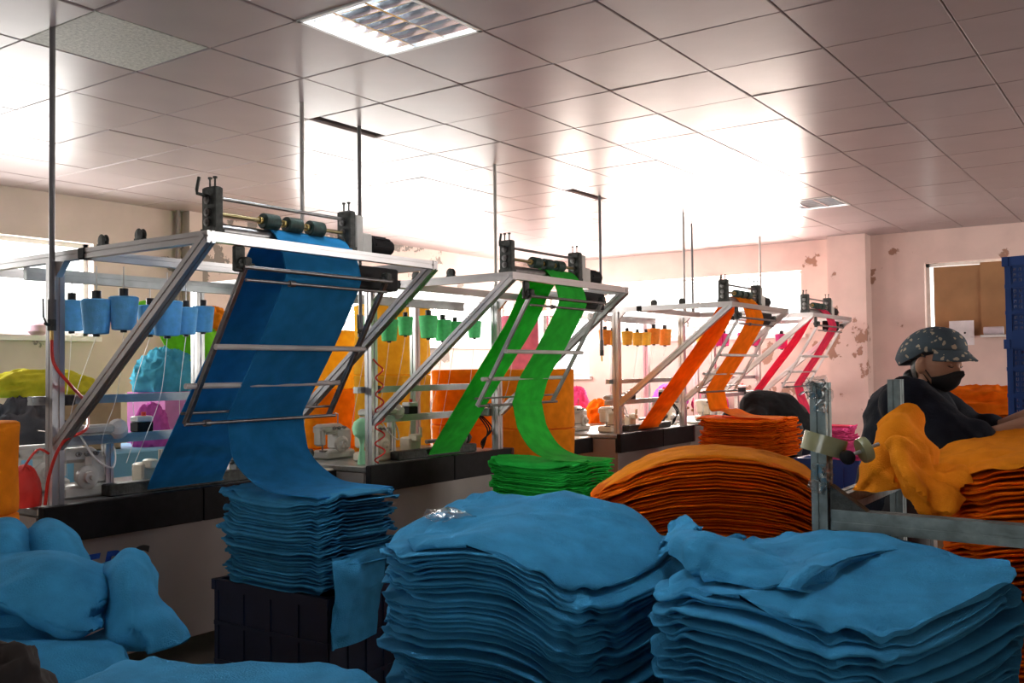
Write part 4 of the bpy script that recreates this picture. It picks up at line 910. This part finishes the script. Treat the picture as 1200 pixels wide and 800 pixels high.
def person(label, loc, yaw, J, jacket_m, trouser_m, hairm, head_rot, extras):
    t_loc = Vector((loc[0], loc[1], 0)); Rz = rz(yaw)
    w = lambda p: t_loc+Rz@Vector(p)
    J = {k: ([w(q) for q in v] if isinstance(v, list) else w(v)) for k, v in J.items()}
    Rh = Rz@head_rot; hc = J['head']
    b = MB(); head_mesh(b, hc, Rh)
    limb(b, [J['neck'], hc+Rh@Vector((-.015, 0, -.06))], [.054, .052])
    limb(b, [J['pelvis'], J['waist'], J['chest'], J['neck']], [.135, .125, .14, .06], 20)
    for s in 'LR':
        sh, el, wr = J['arm'+s]; limb(b, [J['chest'].lerp(sh, .5)+Vector((0, 0, .04)), sh, el, wr], [.07, .062, .042, .028])
        hand(b, wr, wr-el+Vector((0, 0, -.02)), 1 if s == 'R' else -1, (0, 0, 1))
        hp_, kn, an = J['leg'+s]; limb(b, [hp_, kn, an], [.09, .058, .038]); limb(b, [an+Vector((0, 0, -.03)), an+Rz@Vector((.16, 0, -.055))], [.04, .03])
    me = remesh(b, .0058, 3); me.materials.append(skin); me.name = 'person'
    for v in me.vertices: v.co -= t_loc
    root = bpy.data.objects.new('person', me); COL.objects.link(root); root.location = t_loc; ORG[root.name] = t_loc; tag(root, label, 'person')
    def child(name, mb, m, vox=None, sm=4):
        if vox:
            me = remesh(mb, vox, sm)
            for v in me.vertices: v.co -= t_loc
            me.materials.append(m); o = bpy.data.objects.new(name, me); COL.objects.link(o); o.parent = root; ORG[o.name] = t_loc; return o
        return obj(name, mb, m, root, ang=60)
    j = MB(); limb(j, [J['pelvis']+Vector((0, 0, -.02)), J['waist'], J['chest']], [.185, .175, .185], 22)
    limb(j, [J['chest'], J['chest'].lerp(J['neck'], .6)], [.15, .085], 20)
    for s in 'LR':
        sh, el, wr = J['arm'+s]; cut = el.lerp(wr, .2)
        limb(j, [J['chest'].lerp(sh, .35)+Vector((0, 0, .01)), sh-Vector((0, 0, .012)), el, cut], [.105, .105, .098, .088])
    for i, v in enumerate(j.v): j.v[i] = v
    jo = child('jacket', j, jacket_m, .011, 5)
    for v in jo.data.vertices:
        p = v.co; d = .010*(1-2*abs(noise.noise(Vector((p.x*7+p.z*5, p.y*7-p.z*4, p.z*9)))))+.005*noise.noise(p*24)
        v.co = p+v.normal*d
    for s in 'LR':
        sh, el, wr = J['arm'+s]; a = el.lerp(wr, .18); b_ = el.lerp(wr, .3); dn = (b_-a).normalized()
        child('cuff', MB().lathe(a, dn, [(0, .06), (0, .086), (.02, .088), (.045, .078), (.045, .045)], 20), jacket_m)
    tr = MB(); limb(tr, [J['pelvis']+Vector((0, 0, .06)), J['pelvis']], [.15, .165], 20)
    for s in 'LR': hp_, kn, an = J['leg'+s]; limb(tr, [hp_, kn, an+Vector((0, 0, .02))], [.11, .08, .062])
    child('trousers', tr, trouser_m, .012, 4)
    for s in 'LR':
        an = J['leg'+s][2]; sh_ = MB(); limb(sh_, [an+Vector((0, 0, -.035)), an+Rz@Vector((.10, 0, -.05)), an+Rz@Vector((.19, 0, -.055))], [.052, .048, .04]); child('shoe', sh_, dark, .01)
    child('hair', shell(hc, Rh, lambda n: (n.x < -.28 and n.z > -.70) or (n.z > .42) or (n.x < .10 and n.z > .12), 1.04, off=.004), hairm)
    rows = []
    for r_ in range(9):
        v = r_/8; row = []
        for q in range(17):
            a = (q/16-.5)*2*1.22; top_ = -.10-.34*abs(math.sin(a))**1.5; low = -.93+.22*abs(math.sin(a))**2
            z_ = top_+(low-top_)*v; c_ = math.sqrt(max(0, 1-z_*z_)); n = Vector((c_*math.cos(a), c_*math.sin(a), z_))
            row.append(hc+Rh@(head_r(n, 1.05)+Vector((.010*math.cos(a)**2*math.sin(v*PI), 0, 0))+n*.003))
        rows.append(row)
    mk = child('face_mask', patch(rows, 2, .003), mat('mask_black', (.012, .012, .013), .7))
    for sd in (-1, 1):
        pa_ = rows[1][16 if sd > 0 else 0]; pb_ = rows[7][16 if sd > 0 else 0]; er = hc+Rh@Vector((-.03, sd*.088, .0))
        obj('ear_loop', MB().tube(crom([pa_, pa_.lerp(er, .6)+Rh@Vector((0, sd*.004, .012)), er, pb_.lerp(er, .5)+Rh@Vector((0, sd*.004, 0)), pb_], 5), .0022), dark, mk)
    for sd in (-1, 1):
        e = hc+Rh@(head_r(Vector((.86, sd*.36, .04)).normalized(), 1.0))
        child('eyelid', MB().sphere(e-Rh@Vector((.005, 0, 0)), (.012, .016, .010), 14, 8, Rh), skin)
        child('eyelash', MB().tube([e+Rh@Vector((.008, sd*-.012, -.006)), e+Rh@Vector((.0085, 0, -.0095)), e+Rh@Vector((.004, sd*.014, -.005))], .0018), dark)
        br = hc+Rh@head_r(Vector((.86, sd*.36, .24)).normalized(), 1.02)
        child('eyebrow', MB().tube([br+Rh@Vector((.002, sd*-.018, -.002)), br+Rh@Vector((.002, 0, .004)), br+Rh@Vector((-.006, sd*.02, 0))], .0032), hairm)
    extras(child, hc, Rh, J)
    return root
hairm = mat('black_hair', (.012, .010, .009), .45)
navyj = mat('navy_work_jacket', (.008, .010, .018), .8, 0, .25, 6, .2, 90, .2); blackj = mat('black_jacket', (.008, .008, .009), .8, 0, .2, 6, spec=.2)
# floral work cap
capm, N, L, b = nt_new('floral_cap_cloth')
tc = N.new('ShaderNodeTexCoord'); vo = N.new('ShaderNodeTexVoronoi'); vo.inputs['Scale'].default_value = 34; vo.inputs['Randomness'].default_value = .9
nz = N.new('ShaderNodeTexNoise'); nz.inputs['Scale'].default_value = 20
L.new(tc.outputs['Object'], nz.inputs['Vector'])
mxv = N.new('ShaderNodeMix'); mxv.data_type = 'VECTOR'; mxv.inputs['Factor'].default_value = .05
L.new(tc.outputs['Object'], mxv.inputs['A']); L.new(nz.outputs['Color'], mxv.inputs['B']); L.new(mxv.outputs['Result'], vo.inputs['Vector'])
rp = N.new('ShaderNodeValToRGB'); rp.color_ramp.interpolation = 'CONSTANT'
rp.color_ramp.elements[0].color = (.50, .42, .30, 1); rp.color_ramp.elements[1].position = .30; rp.color_ramp.elements[1].color = (.065, .095, .115, 1)
L.new(vo.outputs['Distance'], rp.inputs['Fac']); L.new(rp.outputs['Color'], b.inputs['Base Color']); b.inputs['Roughness'].default_value = .85
def cap_extras(child, hc, R, J):
    m = MB(); nu, nv = 48, 18; rs = []
    for k in range(nv+1):
        p = PI/2*k/nv*1.0
        ring = []
        for i in range(nu):
            a = 2*PI*i/nu; ca, sa = math.cos(a), math.sin(a)
            back = max(0, -ca)
            rx, ry, rzv = .112+.078*back, .100+.020*back, .122
            q = Vector((rx*ca*math.cos(p), ry*sa*math.cos(p), .056+(rzv-.028)*math.sin(p)-.085*back*(1-math.sin(p))+.006*max(0, ca)*math.cos(p)))
            if k == 0: q = Vector((q.x*.9, q.y*.92, q.z-.008))
            q *= 1+.022*noise.noise(Vector((ca*3, sa*3, p*2.5+4)))*math.cos(p)
            ring.append(hc+R@q)
        rs.append(ring)
    cp = child('cap', m.rings(rs), capm)
    rows = []
    for k in range(4):
        f = k/3; row = []
        for i in range(9):
            a = (i/8-.5)*2.3; rr = .100+.050*f*math.cos(a*.78)**1.2
            row.append(hc+R@Vector((rr*math.cos(a)*1.06, rr*math.sin(a)*.92, 0.066-.030*f-.018*abs(math.sin(a))*f)))
        rows.append(row)
    obj('brim', patch(rows, 3, .006), capm, cp, ang=80)
    bun = MB().sphere(hc+R@Vector((-.110, 0, -.075)), (.035, .045, .035), 16, 10, R); child('hair_bun', bun, hairm)
    # collar and red straps
    nk = J['neck']; ch = J['chest']
    child('collar', MB().lathe(nk-Vector((0, 0, .075)), (R@Vector((.25, 0, 1))), [(0, .10), (.03, .088), (.065, .078), (.07, .072), (.03, .08), (0, .09)], 26), navyj)
    f = R@Vector((1, 0, 0)); f.z = 0; f.normalize(); sd = Vector((-f.y, f.x, 0))
    for k in (0, 1): child('strap', MB().tube(crom([ch-sd*(.10-.035*k)+f*.10+Vector((0, 0, .17)), ch-sd*(.11-.035*k)+f*.19+Vector((0, 0, .08)), ch-sd*(.11-.035*k)+f*.20+Vector((0, 0, -.06))], 6), .009, 8), mat('dark_red_strap', (.22, .015, .03), .7))
    child('cardigan_lapel', MB().tube(crom([ch-sd*.03+f*.10+Vector((0, 0, .17)), ch-sd*.02+f*.2+Vector((0, 0, .04)), ch+f*.2+Vector((0, 0, -.15))], 6), .012, 8), navyj)
w1 = atd(1062, 520, 3.97)
person('standing worker in navy jacket, floral cap and black face mask', (w1.x, w1.y), -1.40,
       {'pelvis': (-.02, 0, .92), 'waist': (0, 0, 1.04), 'chest': (.02, 0, 1.21), 'neck': (.070, 0, 1.345), 'head': (.125, 0, 1.458), 'cuff': (.5, 0, 0),
        'armR': [(.02, -.185, 1.31), (.20, -.29, 1.135), (.46, -.17, 1.235)], 'armL': [(.04, .185, 1.31), (.26, .24, 1.13), (.47, .12, 1.25)],
        'legR': [(-.02, -.09, .90), (.0, -.10, .48), (-.03, -.10, .085)], 'legL': [(-.02, .09, .90), (.02, .10, .48), (.0, .10, .085)]},
       navyj, dark, hairm, rz(-.62)@Matrix.Rotation(.16, 3, 'Y'), cap_extras)
def bent_extras(child, hc, R, J):
    child('white_cord', MB().tube(crom([hc+R@Vector((-.06, -.09, .05)), hc+R@Vector((.0, -.10, .0)), hc+R@Vector((.05, -.09, -.05))], 5), .008), whitep)
w2 = atd(930, 500, 9.3)
person('worker in black jacket bent low behind the orange pile', (w2.x, w2.y), YAW+PI/2-.1,
       {'pelvis': (0, 0, .90), 'waist': (.12, 0, 1.03), 'chest': (.33, 0, 1.04), 'neck': (.47, 0, .98), 'head': (.57, 0, .93), 'cuff': (.5, 0, 0),
        'armR': [(.38, -.17, .98), (.52, -.22, .74), (.72, -.10, .78)], 'armL': [(.38, .17, .98), (.52, .22, .74), (.72, .10, .78)],
        'legR': [(0, -.09, .88), (.06, -.10, .47), (-.02, -.10, .085)], 'legL': [(0, .09, .88), (.06, .10, .47), (-.02, .10, .085)]},
       blackj, dark, hairm, Matrix.Rotation(1.0, 3, 'Y'), bent_extras)
